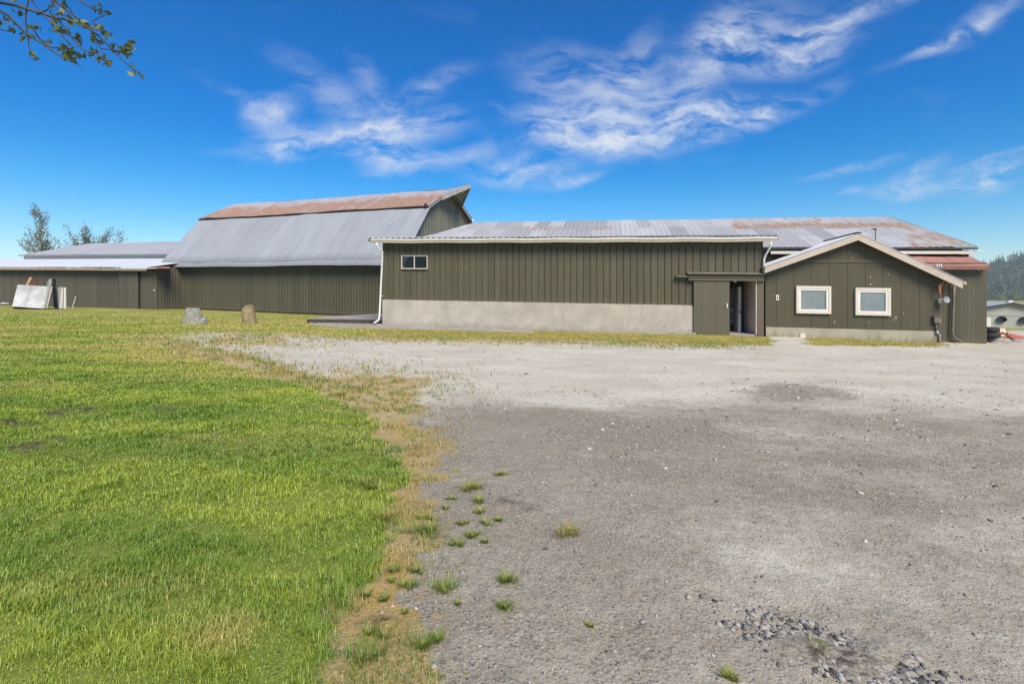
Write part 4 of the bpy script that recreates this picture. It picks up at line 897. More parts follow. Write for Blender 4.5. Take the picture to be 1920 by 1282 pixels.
# ------------------------------------------------------------------ boulders
def rock(name, label, px, py, prof, depth, mt, seed, tilt=0.):
    """prof: outline (height fraction -> left, right) in metres, lofted with lumpy noise"""
    g = on_ground(px, py); t = thing(name, label, 'boulder', g)
    m = MB(); n = 28; rows_ = []
    H = prof[-1][0]
    zz = np.linspace(0, 1, 15)
    for j, f in enumerate(zz):
        z = -.1+(H+.1)*f; l = np.interp(z, [p[0] for p in prof], [p[1] for p in prof]); r_ = np.interp(z, [p[0] for p in prof], [p[2] for p in prof])
        cx_ = (l+r_)/2; hw = (r_-l)/2; dd_ = depth*(1-.45*f**2)
        ring = []
        for k in range(n):
            an_ = 2*math.pi*k/n; ca, sa = math.cos(an_), math.sin(an_); pw = .62
            ex_ = math.copysign(abs(ca)**pw, ca); ey = math.copysign(abs(sa)**pw, sa)
            q = 1+.22*(float(fbm(ca*1.7+seed, sa*1.7+f*2.6, seed, 3))-.5)+.12*(float(fbm(ca*5+seed, sa*5+f*8, seed+3, 2))-.5)
            ring.append(Vector((g.x+cx_+ex_*hw*q, g.y+ey*dd_*q, g.z+z+.05*(float(fbm(ca*2, sa*2, seed+9, 2))-.5)*(f > .9))))
        rows_.append(ring)
    for r_ in rows_: m.v += [tuple(q) for q in r_]
    for j in range(len(rows_)-1):
        for k in range(n): m.f.append((j*n+k, j*n+(k+1) % n, (j+1)*n+(k+1) % n, (j+1)*n+k)); m.uv.append(None)
    top_c = sum(rows_[-1], Vector((0, 0, 0)))/n+Vector((0, 0, .02)); ti = m.vert(top_c); j = len(rows_)-1
    for k in range(n): m.f.append((j*n+k, j*n+(k+1) % n, ti)); m.uv.append(None)
    m.build('stone', mt, t)
    return t, g
r1, g1_ = rock('boulder', 'squat grey lichened boulder with a flat top on the lawn, left of the two', 365, 608, [(-.1, -.52, .52), (0, -.52, .50), (.25, -.45, .38), (.45, -.38, .32), (.72, -.38, .22), (.78, -.36, .20)], .34, M['stone_grey'], 3)
m = MB(); q_ = on_ground(382, 608)
def lump(m, c, rx, ry, rz_, seed, n=9, r_=5):
    i0 = len(m.v)
    for j in range(r_+1):
        ph = -math.pi/2+math.pi*j/r_
        for k in range(n):
            an_ = 2*math.pi*k/n; x_, y_, z_ = math.cos(ph)*math.cos(an_), math.cos(ph)*math.sin(an_), math.sin(ph); q = 1+.5*(float(fbm(x_*1.5+seed, y_*1.5+z_*1.3, seed, 2))-.5)
            m.v.append((c.x+x_*rx*q, c.y+y_*ry*q, c.z+z_*rz_*q))
    for j in range(r_):
        for k in range(n): m.f.append((i0+j*n+k, i0+j*n+(k+1) % n, i0+(j+1)*n+(k+1) % n, i0+(j+1)*n+k)); m.uv.append(None)
lump(m, q_+Vector((.0, -.02, .12)), .20, .24, .22, 5); m.build('side_lump', M['stone_grey'], r1)
r2, g2_ = rock('boulder', 'upright rounded brown mossy boulder on the lawn, right of the two', 469, 608, [(-.1, -.33, .36), (0, -.32, .36), (.4, -.36, .26), (.75, -.36, .20), (.88, -.27, .17), (.96, -.14, .08)], .28, M['stone_brown'], 8)

# ------------------------------------------------------------------ rack of leaning sheets at the far left
DR = 38.
rk = thing('sheet_rack', 'timber A-frame rack of weathered pale sheets standing in front of the far left shed', 'rack', (unp(75, 579, DR).x, DR, gz(unp(75, 579, DR).x, DR)))
def lean(x0, x1, xt0, xt1, yb, yt, yb1=None, yt1=None, D0=DR-.6, D1=DR, th=.06):
    m = MB(); yb1 = yb1 or yb; yt1 = yt1 or yt; a_, b_, c_, d_ = unp(x0, yb, D0), unp(x1, yb1, D0), unp(xt1, yt1, D1), unp(xt0, yt, D1)
    o = Vector((0, th, 0)); m.hexa([a_, b_, b_+o, a_+o, d_, c_, c_+o, d_+o]); return m
lean(22.5, 46.5, 33, 58.5, 574, 534, 576, 535).build('leaning_sheet', M['panel_sheet'], rk)
lean(47.2, 81, 59.2, 90, 576.2, 535.3, 578.5, 537).build('leaning_sheet', M['panel_sheet'], rk)
lean(82.5, 87.5, 92, 97, 578.5, 537, 578.5, 537.5).build('leaning_sheet', M['trim_white'], rk)
lean(103, 113, 106, 115, 579, 538, 579, 538.5, DR+.9, DR+.5).build('leaning_sheet', M['panel_sheet'], rk)
lean(110.5, 117, 115.8, 118, 578, 538.5, 579, 539, DR+.6, DR+.3).build('leaning_sheet', M['trim_white'], rk)
lean(119, 123.5, 120, 123, 579, 539, 579, 539, DR+.4, DR+.2).build('leaning_sheet', M['trim_white'], rk)
for (x0, y0, x1, y1, mt, r_, D0, D1) in ((50, 535, 58, 520, 'wood_tan', .10, DR+.3, DR+.4), (66, 536, 64, 522, 'wood_red', .05, DR+.3, DR+.4), (69, 536, 68, 522, 'wood_red', .05, DR+.35, DR+.4), (83, 578, 95, 523, 'wood_grey', .07, DR-.7, DR+.1),
                                     (103, 577, 100, 523, 'rubber', .09, DR+.6, DR+.1), (88, 536, 92, 524, 'steel', .05, DR+.3, DR+.3)):
    m = MB(); p, q = unp(x0, y0, D0), unp(x1, y1, D1); w_ = Vector((r_, 0, 0)); dp_ = Vector((0, .1, 0))
    m.hexa([p-w_, p+w_, p+w_+dp_, p-w_+dp_, q-w_, q+w_, q+w_+dp_, q-w_+dp_]); m.build('post', M[mt], rk)
for y_ in (539.5, 554): m = MB(); m.tube([unp(94, y_, DR), unp(106, y_, DR+.1)], .04, 6); m.build('cross_bar', M['rubber'], rk)
m = MB(); m.hexa([unp(x_, y_, D_) for x_, y_, D_ in ((24, 578, DR-.3), (122, 582, DR-.3), (122, 582, DR+1.2), (24, 578, DR+1.2), (24, 575, DR-.3), (122, 579, DR-.3), (122, 579, DR+1.2), (24, 575, DR+1.2))]); m.build('base_rail', M['slab_edge'], rk)
p = on_ground(135, 580); m = MB(); m.tube([unp(135, 579.5, 40.5), unp(142, 556, 41.)], .035, 6); tag(m.build('leaning_pole', M['steel']), 'thin grey pole leaning on the shed right of the sheet rack', 'pole')
m = MB(); c = unp(9, 569, 42); lump(m, c, .35, .2, .07, 4); tag(m.build('pale_plank', M['panel_sheet']), 'small pale object lying in the grass left of the sheet rack', 'plank')

# ------------------------------------------------------------------ grey barn in the field on the right
DG = 90.
FG = Frame(unp(1835, 608, 92).x, 92, unp(1985, 614, 88).x, 88, unp(1835, 608, 92).z, unp(1985, 614, 88).z)
gb = thing('grey_barn', 'low grey gabled barn with round wall fans in the field at the far right', 'barn', FG(5, 0, 0))
LGl = FG.L; apS = FG.s_at(1896); z_ap = FG.at(1896, 568, 0)[1]; z_l = FG.at(1850, 575, 0)[1]; slg = (z_ap-z_l)/(apS-FG.s_at(1850)); sR2 = apS*2
m = MB()
zc = lambda s_: z_ap-slg*abs(s_-apS)
for i in range(30):
    c0, c1 = sR2*i/30, sR2*(i+1)/30
    m.face([FG(c0, 0, -.8), FG(c1, 0, -.8), FG(c1, 0, zc(c1)), FG(c0, 0, zc(c0))], ((c0, 0), (c1, 0), (c1, 4), (c0, 4)))
for e_ in (0, sR2): m.face([FG(e_, 0, -.8), FG(e_, 40, -1), FG(e_, 40, zc(0)), FG(e_, 0, zc(0))], ((0, 0), (40, 0), (40, 3), (0, 3)))
m.build('wall', M['greybarn'], gb, recalc=False)
m = MB(); zsm = FG.at(1890, 592, 0)[1]; FG.box(m, .2, sR2-.2, -.06, -.01, zsm-.03, zsm+.03); m.build('wall_seam', M['steel'], gb)
for a_, b_ in ((0, apS), (apS, sR2)):
    m = MB(); za, zb_ = zc(a_), zc(b_); ea = -.5 if a_ == 0 else 0; eb = .5 if b_ == sR2 else 0
    m.hexa([FG(a_+ea, -.6, za+ea*slg), FG(b_+eb, -.6, zb_-eb*slg), FG(b_+eb, 40, zb_-eb*slg), FG(a_+ea, 40, za+ea*slg), FG(a_+ea, -.6, za+ea*slg+.16), FG(b_+eb, -.6, zb_-eb*slg+.16), FG(b_+eb, 40, zb_-eb*slg+.16), FG(a_+ea, 40, za+ea*slg+.16)])
    m.build('roof', M['roof_white'], gb)
    m = MB(); m.hexa([FG(a_+ea, -.66, za+ea*slg-.12), FG(b_+eb, -.66, zb_-eb*slg-.12), FG(b_+eb, -.605, zb_-eb*slg-.12), FG(a_+ea, -.605, za+ea*slg-.12), FG(a_+ea, -.66, za+ea*slg+.10), FG(b_+eb, -.66, zb_-eb*slg+.10), FG(b_+eb, -.605, zb_-eb*slg+.10), FG(a_+ea, -.605, za+ea*slg+.10)]); m.build('fascia', M['dark_metal'], gb)
for x_, y_ in ((1877.5, 598.5), (1919, 600)):
    s_, z_ = FG.at(x_, y_, -.1); m = MB(); n = 20; c = FG(s_, -.05, z_)
    ringo = lambda r_, b_: [FG(s_+r_*1.05*math.cos(k*2*math.pi/n), b_, z_+r_*.82*math.sin(k*2*math.pi/n)) for k in range(n)]
    A1, A2, A3, A4 = ringo(.62, -.02), ringo(.66, -.45), ringo(.56, -.45), ringo(.50, -.10)
    m.v += [tuple(p) for r_ in (A1, A2, A3, A4) for p in r_]
    for j in range(3):
        for k in range(n): m.f.append((j*n+k, j*n+(k+1) % n, (j+1)*n+(k+1) % n, (j+1)*n+k)); m.uv.append(None)
    m.f.append(tuple(3*n+k for k in range(n))); m.uv.append(None)
    fo = m.build('wall_fan', M['rubber'], gb)
    m = MB()
    for k in range(5):
        an_ = k*2*math.pi/5; m.face([FG(s_, -.2, z_), FG(s_+.45*math.cos(an_), -.17, z_+.38*math.sin(an_)), FG(s_+.45*math.cos(an_+.55), -.24, z_+.38*math.sin(an_+.55))])
    m.build('fan_blade', M['dark_metal'], fo, recalc=False)
s0_, z0_ = FG.at(1850, 612, -.05); s1_, z1_ = FG.at(1858, 596, -.05); m = MB(); FG.box(m, s0_-.9, s1_, -.08, -.01, z0_-.3, z1_); m.build('door', M['trim_white'], gb)
m = MB(); FG.box(m, apS-.35, apS+.25, 0, .6, z_ap+.1, z_ap+.45); m.build('roof_vent', M['trim_white'], gb)

# ------------------------------------------------------------------ clutter beyond the right end
DCl = 24.5
def gpt(px, D): u = (px-CX)/F_PX; return Vector((u*D, D, gz(u*D, D)))
def pbox(m, x0, y0, x1, y1, D, dep, skew=0.):
    p = unp(x0, y1, D); q = unp(x1, y0, D); m.hexa([Vector((p.x, D, p.z)), Vector((q.x, D, p.z)), Vector((q.x, D+dep, p.z)), Vector((p.x, D+dep, p.z)), Vector((p.x+skew, D, q.z)), Vector((q.x+skew, D, q.z)), Vector((q.x+skew, D+dep, q.z)), Vector((p.x+skew, D+dep, q.z))])
tw = [('lowest black tyre of the stack behind the lean-to corner', 639), ('middle black tyre of the stack behind the lean-to corner', 628.5), ('topmost black tyre of the stack behind the lean-to corner', 618)]
for lab, yc2 in tw:
    c = unp(1857, yc2, 21.9); t_ = thing('tyre', lab, 'tyre', c-Vector((0, 0, .11)), 'tyres stacked behind the lean-to')
    for nm, prof, mt in (('tread', [(.16, -.09), (.27, -.11), (.30, -.07), (.305, 0), (.30, .07), (.27, .11), (.16, .09), (.19, 0)], 'rubber'), ('rim', [(.05, -.04), (.155, -.08), (.16, 0), (.155, .08), (.05, .04)], 'steel')):
        m = MB(); n = 24; k_ = len(prof)
        for i in range(n):
            an_ = 2*math.pi*i/n; m.v += [(c.x+r_*math.cos(an_), c.y+r_*math.sin(an_), c.z+h_) for r_, h_ in prof]
        for i in range(n):
            for j in range(k_): i2 = (i+1) % n; m.f.append((i*k_+j, i2*k_+j, i2*k_+(j+1) % k_, i*k_+(j+1) % k_)); m.uv.append(None)
        m.build(nm, M[mt], t_, smooth=True)
m = MB(); pbox(m, 1866, 616, 1889, 640, 23.0, .06, -.1); bd = m.build('wall_board', M['tan_board']); tag(bd, 'tan rectangular board standing upright behind the tyres at the far right', 'board')
m = MB(); p = unp(1866, 632, 22.3); q = unp(1893, 631, 22.3)
for k in range(7):
    m.tube([Vector((lerp(p.x, q.x, k/6), 22.1, p.z-.5)), Vector((lerp(p.x, q.x, k/6)+.1, 22.3, p.z+.12*math.sin(k*1.9)+.1))], .035, 5)
m.tube([p+Vector((0, 0, -.05)), (p+q)/2+Vector((0, 0, .18)), q], .05, 6); m.tube([p+Vector((0, .1, -.3)), q+Vector((0, .1, -.25))], .05, 6)
tag(m.build('harrow_frame', M['rust_iron']), 'rusty red iron frame lying in front of the tan board at the far right', 'farm implement')
for k, (x_, y_, a_, lab) in enumerate(((1869, 646, .22, 'pale concrete lump on the ground beside the tyres'), (1880, 641, .26, 'pale concrete lump under the rusty frame'), (1899, 648, .24, 'grey concrete lump in front of the orange tarpaulin'), (1913, 644, .3, 'grey concrete lump under the right end of the orange tarpaulin'))):
    m = MB(); c = unp(x_, y_, 21.3+k*.1); lump(m, c, a_*1.3, a_, a_*.7, 20+k); tag(m.build('concrete_lump', M['slab']), lab, 'rubble', 'broken concrete at the right end')
# tarp mound
m = MB(); n = 26; W = 10
for j in range(W+1):
    for i in range(n+1):
        f, v = i/n, j/W; px_ = lerp(1886, 1960, f); D_ = lerp(22.0, 24.4, v)
        top = lerp(626.5, 634, min(1, f*2.1)); p = unp(px_, 642, 22.0); z_ = lerp(unp(px_, 641, 22.0).z, unp(px_, top, 23.4).z, math.sin(min(1, v*1.3)*math.pi/2))+.09*(float(fbm(i*.45, j*.6, 33, 3))-.5)
        m.v.append((p.x*D_/22.0, D_, z_))
for j in range(W):
    for i in range(n): m.f.append((j*(n+1)+i, j*(n+1)+i+1, (j+1)*(n+1)+i+1, (j+1)*(n+1)+i)); m.uv.append(None)
tag(m.build('tarpaulin', M['tarp'], solid=.02), 'orange red tarpaulin spread over a low heap at the far right', 'tarpaulin')
m = MB(); pbox(m, 1887, 638, 1935, 652, 22.15, 1.5); tag(m.build('timber_stack', M['slab_edge']), 'low dark timber stack carrying the orange tarpaulin', 'timber')

# ------------------------------------------------------------------ hills with woods
HX, HY = np.meshgrid(np.linspace(560, 1700, 60), np.linspace(420, 1380, 60))
def hill_z(x, y):
    t_ = np.clip((y-420)/480., 0, 1); px = CX+F_PX*x/900.
    crest = np.interp(px, [1500, 1750, 1850, 1920, 2000, 2300], [-8, 8, 25, 52, 75, 120])
    prof = t_**1.25*(1-.35*np.clip((y-900)/480., 0, 1))
    z = -6+ (crest+6)*prof+8*(fbm(x*.008, y*.008, 81, 3)-.5)*np.minimum(1, t_*2.5)
    return z
hz_ = hill_z(HX, HY); nrr, ncc = HX.shape; idx = np.arange(nrr*ncc).reshape(nrr, ncc)
fq = np.stack([idx[:-1, :-1].ravel(), idx[:-1, 1:].ravel(), idx[1:, 1:].ravel(), idx[1:, :-1].ravel()], 1)
M['hill'] = plain('hill_meadow', (.14, .18, .045), .95, 0, .3, .03)
ho = np_mesh('hills', np.stack([HX.ravel(), HY.ravel(), hz_.ravel()], 1), fq, 4, {}, M['hill']); tag(ho, kind='structure')
# wood: crowns made of many small leaf clumps
def wood():
    V, Fc, rn = [], [], []
    rs = np.random.RandomState(5); n_t = 0
    while n_t < 1500:
        x = rs.uniform(600, 1300); y = rs.uniform(520, 1000); px = CX+F_PX*x/y
        if px < 1820 or px > 2150: continue
        z = float(hill_z(x, y)); py = HOR-F_PX*(z+3-EYE)/y
        if 536 < py+rs.uniform(-3, 3) < 548 and px < 1886: continue     # the clearing
        n_t += 1; con = rs.rand() < (.65 if y > 740 else .25); h = rs.uniform(13, 24) if con else rs.uniform(8, 14); w_ = h*.22 if con else h*.45; tone = rs.rand()*.45+(0 if con else .5)
        k = 90
        f = rs.rand(k)**.8; an_ = rs.rand(k)*2*np.pi
        if con: rad = w_*(1-f)*(.6+.4*rs.rand(k)); zc_ = z+h*.08+h*.92*f
        else: ph = np.arccos(2*rs.rand(k)-1); rad = w_*np.sin(ph)*(.8+.3*rs.rand(k)); zc_ = z+h*.55+h*.42*np.cos(ph)
        cx_ = x+rad*np.cos(an_); cy_ = y+rad*np.sin(an_); sz = (h*.055)*(.7+.6*rs.rand(k))*(1.25 if not con else 1-.55*f)
        for q in range(k):
            a_ = rs.randn(3)*sz[q]; b_ = rs.randn(3)*sz[q]; a_[2] *= .7
            c_ = np.array((cx_[q], cy_[q], zc_[q])); i0 = len(V)
            V.append(c_-a_*.7-b_*.4); V.append(c_+a_*.7-b_*.4); V.append(c_+b_*.9); Fc.append((i0, i0+1, i0+2)); rn += [tone+rs.rand()*.1]*3
    return np.array(V), np.array(Fc), np.array(rn)
V_, F_, rn_ = wood()
mw, t, b = mat('wood_foliage'); r_ = t.new('ShaderNodeAttribute', attribute_name='rnd').outputs['Fac']
c_ = t.mix(t.ramp(r_, 0, .5), (.040, .068, .035), (.075, .11, .035)); c_ = t.mix(t.ramp(r_, .55, 1.0), c_, (.22, .27, .07)); t.l.new(c_, b.inputs['Base Color']); b.inputs['Roughness'].default_value = .9
wd = np_mesh('hillside_wood', V_, F_, 3, {'rnd': rn_}, mw, smooth=False); tag(wd, 'hazy mixed wood covering the hillside at the far right', 'wood', kind='stuff')

# ------------------------------------------------------------------ trees behind the shed and over the camera
def leaf_mesh(centers, dirs, size, seed, rnd_hi=1.):
    rs = np.random.RandomState(seed); n = len(centers); C_ = np.array(centers)
    L_ = rs.randn(n, 3); L_ /= np.linalg.norm(L_, axis=1)[:, None]; Wd = np.cross(L_, rs.randn(n, 3)); Wd /= np.linalg.norm(Wd, axis=1)[:, None]
    s_ = (size*(.6+.8*rs.rand(n)))[:, None]; up = np.cross(L_, Wd)
    v = np.stack([C_-L_*s_*.5, C_+Wd*s_*.26+up*s_*.06, C_+L_*s_*.5, C_-Wd*s_*.26+up*s_*.06], 1).reshape(-1, 3)
    f = np.arange(4*n).reshape(n, 4)
    return v, f, np.repeat(rs.rand(n), 4)
def tree(name, label, base, h, lean_fn, seed, mats, leaf_n, leaf_size, levels=4, spread=.5, group=None, up=.55):
    rnd = random.Random(seed); t = thing(name, label, 'tree', base, group); base = Vector(base)
    tr = MB(); tw_ = MB(); ends = []
    def grow(p, d, L, r_, lev):
        pts = [p]; q = p.copy(); dd_ = d.copy()
        for i in range(4):
            dd_ = (dd_+Vector((rnd.uniform(-.16, .16), rnd.uniform(-.16, .16), rnd.uniform(-.02, .14)))).normalized(); q = q+dd_*L/4; pts.append(q.copy())
        (tr if lev == 0 else tw_).tube(pts, [lerp(r_, r_*.55, i/4) for i in range(5)], 6 if lev < 2 else 4, cap=False)
        if lev >= levels-2:
            for i in range(leaf_n): 
                f = rnd.random(); k = min(3, int(f*4)); c = pts[k].lerp(pts[k+1], f*4-k); ends.append(c+Vector((rnd.gauss(0, 1), rnd.gauss(0, 1), rnd.gauss(0, 1)))*leaf_size*1.1)
        if lev < levels:
            nb = 5 if lev == 0 else rnd.choice((3, 4))
            for i in range(nb):
                f = rnd.uniform(.25, 1) if lev else rnd.uniform(.2, .95); k = min(3, int(f*4)); st_ = pts[k].lerp(pts[k+1], f*4-k)
                an_ = rnd.uniform(0, 2*math.pi); sd_ = dd_.orthogonal().normalized(); sd_.rotate(__import__('mathutils').Quaternion(dd_, an_))
                nd = (dd_*up+sd_*rnd.uniform(.5, 1)*spread+Vector((0, 0, .28))).normalized()
                grow(st_, nd, L*rnd.uniform(.5, .72), r_*.5, lev+1)
            if lev: pass
    grow(base-Vector((0, 0, .3)), lean_fn, h*.72, h*.018, 0)
    tr.build('trunk', mats[0], t); tw_.build('branches', mats[0], t)
    v, f, rn = leaf_mesh(ends, None, leaf_size, seed)
    o = np_mesh('crown', v-np.array(base), f, 4, {'rnd': rn, 'tip': rn*0, 'dryness': rn*0}, mats[1], smooth=False); o.parent = t
    return t
mm_ = (M['bark_far'], M['leaf_far'])
DT = 84.
tree('deciduous_tree', 'tall narrow sparse tree behind the far left shed, leftmost', (unp(92, 0, DT).x, DT, .3), 11.0, Vector((.04, 0, 1)).normalized(), 12, mm_, 3, .24, levels=5, spread=.50, up=1.0)
tree('deciduous_tree', 'broad sparse tree behind the far left shed roof', (unp(170, 0, DT).x, DT, .3), 10.4, Vector((.0, 0, 1)), 25, mm_, 3, .24, levels=5, spread=.72, up=1.0)
tree('deciduous_tree', 'right-hand stem of the sparse trees behind the shed roof', (unp(196, 0, DT+2).x, DT+2, .3), 9., Vector((.12, 0, 1)).normalized(), 31, mm_, 3, .24, levels=5, spread=.6, up=.9)
tree('deciduous_tree', 'small thin tree between the two taller trees behind the shed', (unp(124, 0, DT).x, DT, .3), 6.4, Vector((-.05, 0, 1)).normalized(), 44, mm_, 3, .24, spread=.6, up=.8)
# overhanging branch, with its tree standing left of the camera outside the picture
ot = thing('overhanging_tree', 'thin leafy twigs of a tree hanging into the top left corner', 'tree', (-5.2, 1.3, gz(-5.2, 1.3)))
tk = MB(); tz0 = gz(-5.2, 1.3); tk.tube([(-5.2, 1.3, tz0-.2), (-5.18, 1.32, tz0+1.2), (-5.1, 1.4, tz0+2.4), (-5.15, 1.45, tz0+3.8), (-5.1, 1.5, tz0+5.2)], [.17, .14, .11, .08, .03], 10); tk.build('trunk', M['bark'], ot, smooth=True)
DBR = 2.7
BR = [[(-8, 4), (30, 11), (55, 19), (100, 33), (125, 37), (145, 43), (165, 52), (183, 66), (199, 82), (215, 98), (233, 116), (247, 128), (271, 142)],
      [(95, -6), (125, 20), (145, 34), (165, 52)], [(-8, 17), (15, 30), (30, 45), (50, 64), (75, 80), (92, 92), (110, 104), (125, 112), (145, 122), (153, 128)],
      [(54, -6), (50, 20), (48, 42), (53, 68), (54, 88), (60, 102), (75, 112)], [(143, -4), (165, 12), (185, 21), (198, 29), (185, 34), (172, 41)],
      [(108, 36), (125, 55), (138, 75), (152, 92), (165, 97), (180, 100), (195, 112), (208, 126)], [(55, -5), (75, 20), (95, 42), (105, 52), (118, 62)],
      [(-8, 50), (5, 57), (17, 60)], [(160, 48), (175, 55), (195, 58), (208, 63)], [(180, 64), (178, 72), (190, 92), (205, 93), (215, 96)], [(60, 50), (72, 70), (85, 85)], [(92, -5), (108, 18), (130, 35), (150, 48)], [(118, 0), (128, 14), (145, 36)],
      [(215, 96), (228, 97), (238, 94), (250, 92)], [(85, 84), (98, 90), (118, 90), (138, 93)], [(70, 28), (90, 18), (92, 8)], [(115, 65), (125, 78), (134, 84)]]
rb = random.Random(3); tw_ = MB()
for bi, b_ in enumerate(BR):
    off = rb.uniform(-.12, .12); pts = [unp(x_, y_, DBR+off*i/len(b_)) for i, (x_, y_) in enumerate(b_)]
    r0_ = .0075 if bi in (0, 1, 2) else .0045
    tw_.tube(pts, [lerp(r0_, .0018, i/(len(pts)-1)) for i in range(len(pts))], 5)
e1_ = unp(-8, 4, DBR); tw_.tube([(-5.12, 1.42, tz0+2.9), (-4.4, 1.8, tz0+3.2), (-3.4, 2.4, e1_.z+.05), e1_], [.035, .025, .014, .008], 7)
e1_ = unp(-8, 17, DBR); tw_.tube([(-4.4, 1.8, tz0+3.2), (-3.3, 2.3, e1_.z+.02), e1_], [.018, .011, .0075], 6)
for xx_ in (54, 95, 118, 143): e2_ = unp(xx_, -6, DBR); tw_.tube([(-4.4, 1.8, tz0+3.2), (-3.3, 2.3, e2_.z+.25), e2_], [.012, .009, .005], 6)
tw_.build('twigs', M['bark'], ot, smooth=True)
LF = [(26, 3, 3), (32, 15, 2), (43, 24, 3), (17, 16, 1), (5, 45, 3), (17, 55, 4), (60, 48, 4), (70, 56, 3), (52, 68, 3), (45, 73, 2), (62, 103, 4), (70, 108, 3), (103, 40, 4), (104, 53, 4), (120, 60, 4), (113, 55, 2), (87, 80, 4), (120, 87, 5), (126, 95, 2), (136, 93, 3),
      (123, 108, 4), (137, 115, 5), (150, 100, 3), (158, 104, 3), (170, 97, 4), (178, 97, 5), (185, 106, 5), (196, 113, 6), (203, 121, 4), (146, 70, 4), (152, 76, 2), (175, 70, 4), (180, 78, 3), (165, 50, 3), (187, 17, 3), (197, 22, 3), (182, 13, 2), (206, 63, 4), (196, 60, 3), (190, 53, 3), (180, 48, 3),
      (226, 97, 3), (235, 94, 4), (240, 86, 4), (247, 84, 3), (243, 99, 2), (254, 132, 3), (262, 140, 2), (130, 38, 4), (145, 38, 3), (155, 42, 3), (125, 10, 3), (90, 15, 3), (106, 27, 2), (213, 90, 3), (203, 84, 2), (243, 121, 1), (10, 28, 2), (20, 30, 2)]
cs = []
for (x_, y_, n) in LF:
    for k in range(int(n*1.6)): cs.append(tuple(unp(x_+rb.gauss(0, 4.6), y_+rb.gauss(0, 4.2), DBR+rb.uniform(-.09, .09))))
for k in range(900):      # the rest of the crown, outside the picture
    cs.append((-5.2+rb.gauss(0, .8), 1.2+rb.gauss(0, .7), tz0+4.9+rb.gauss(0, .6)))
cs = [c for c in cs if c[1] < .3 or c[0]/c[1] < -1.06 or abs(c[1]-DBR) < .1]
v, f, rn = leaf_mesh(cs, None, .040, 9)
o = np_mesh('leaves', v-np.array(ot.location), f, 4, {'rnd': rn, 'tip': rn*0, 'dryness': rn*0}, M['leaf'], smooth=False); o.parent = ot
tb = MB()
for k in range(26):
    a_ = rb.uniform(0, 6.28); p = Vector((-5.13, 1.42, tz0+rb.uniform(3.2, 5))); q = Vector((-5.2+1.1*math.cos(a_), 1.2+.9*math.sin(a_), tz0+rb.uniform(4.2, 5.6)))
    if q.y > .3 and q.x/q.y > -1.1: continue
    tb.tube([p, (p+q)/2+Vector((0, 0, .12)), q], [.02, .012, .004], 5)
tb.build('limbs', M['bark'], ot, smooth=True)

# ------------------------------------------------------------------ lawn blades, tufts, pebbles
def blades(x, y, h, wd, bend, seed, dry=None, ang=None):
    rs = np.random.RandomState(seed); n = len(x); z = ground_z(x, y)
    an_ = rs.rand(n)*2*np.pi if ang is None else ang; dx, dy = np.cos(an_), np.sin(an_); sx, sy = -dy, dx
    bl = bend*h*(.4+.9*rs.rand(n))
    P0_ = np.stack([x-sx*wd/2, y-sy*wd/2, z-.01], 1); P1_ = np.stack([x+sx*wd/2, y+sy*wd/2, z-.01], 1)
    mx, my = x+dx*bl*.35, y+dy*bl*.35
    P2_ = np.stack([mx+sx*wd*.4, my+sy*wd*.4, z+h*.6], 1); P3_ = np.stack([mx-sx*wd*.4, my-sy*wd*.4, z+h*.6], 1)
    P4_ = np.stack([x+dx*bl, y+dy*bl, z+h], 1)
    v = np.stack([P0_, P1_, P2_, P3_, P4_], 1).reshape(-1, 3); b_ = np.arange(n)[:, None]*5
    f = np.concatenate([b_+np.array([[0, 1, 2]]), b_+np.array([[0, 2, 3]]), b_+np.array([[3, 2, 4]])], 0)
    r_ = rs.rand(n); tip = np.tile([0, 0, .6, .6, 1.], n); dn = np.zeros(n) if dry is None else dry
    return v, f, {'rnd': np.repeat(r_, 5), 'tip': tip, 'dryness': np.repeat(dn, 5)}
rs = np.random.RandomState(99)
def sample(N, D0, D1, u0, u1, e=.6):
    D_ = (D0**e+(D1**e-D0**e)*rs.rand(N))**(1/e); u_ = u0+(u1-u0)*rs.rand(N); return u_*D_, D_
X1, Y1 = sample(680000, 1.7, 40, -1.25, -.12, .55)
la1, dr1, _, _, _, cl1 = zones(X1, Y1)
patch = fbm(X1*.9, Y1*.9, 55, 4)
keep = (la1 > .22+.6*rs.rand(len(X1))) & (rs.rand(len(X1)) > sstep(Y1, 16, 38)) & (rs.rand(len(X1)) > cl1*.9)
X1, Y1, patch, la1 = X1[keep], Y1[keep], patch[keep], la1[keep]
edge = sstep(la1, 1., .75)
tuftn = fbm(X1*5, Y1*5, 66, 3)
hgt = (.015+.016*sstep(tuftn, .4, .75)+.028*edge*sstep(Y1, 9, 4)+.02*sstep(fbm(X1*2.2, Y1*2.2, 123, 3), .58, .70))*(.6+.7*rs.rand(len(X1)))*np.clip((Y1/3)**.25, .9, 1.6)
wdt = .0032*np.clip((Y1/2.4)**.85, .8, 9)*(.7+.6*rs.rand(len(X1)))
pxl, pyl = px_of(X1, Y1)
yellow = .5*np.exp(-(((pxl-400)/110)**2+((pyl-1215)/32)**2))+.45*np.exp(-(((pxl-450)/50)**2+((pyl-1170)/20)**2))+.35*np.exp(-(((pxl-430)/90)**2+((pyl-810)/22)**2))+.42*sstep(fbm(X1*.45, Y1*.8, 77, 4), .46, .62)+.44*sstep(Y1, 5, 13)+.25*sstep(Y1, 6, 10)*sstep(X1/Y1, -.85, -.55)
v, f, at = blades(X1, Y1, hgt, wdt, 1.35, 3, yellow)
print('blades', len(X1))
tag(np_mesh('lawn_grass', v, f, 3, at, M['blade'], smooth=False), 'short green and yellowish grass blades of the lawn', 'grass', kind='stuff')
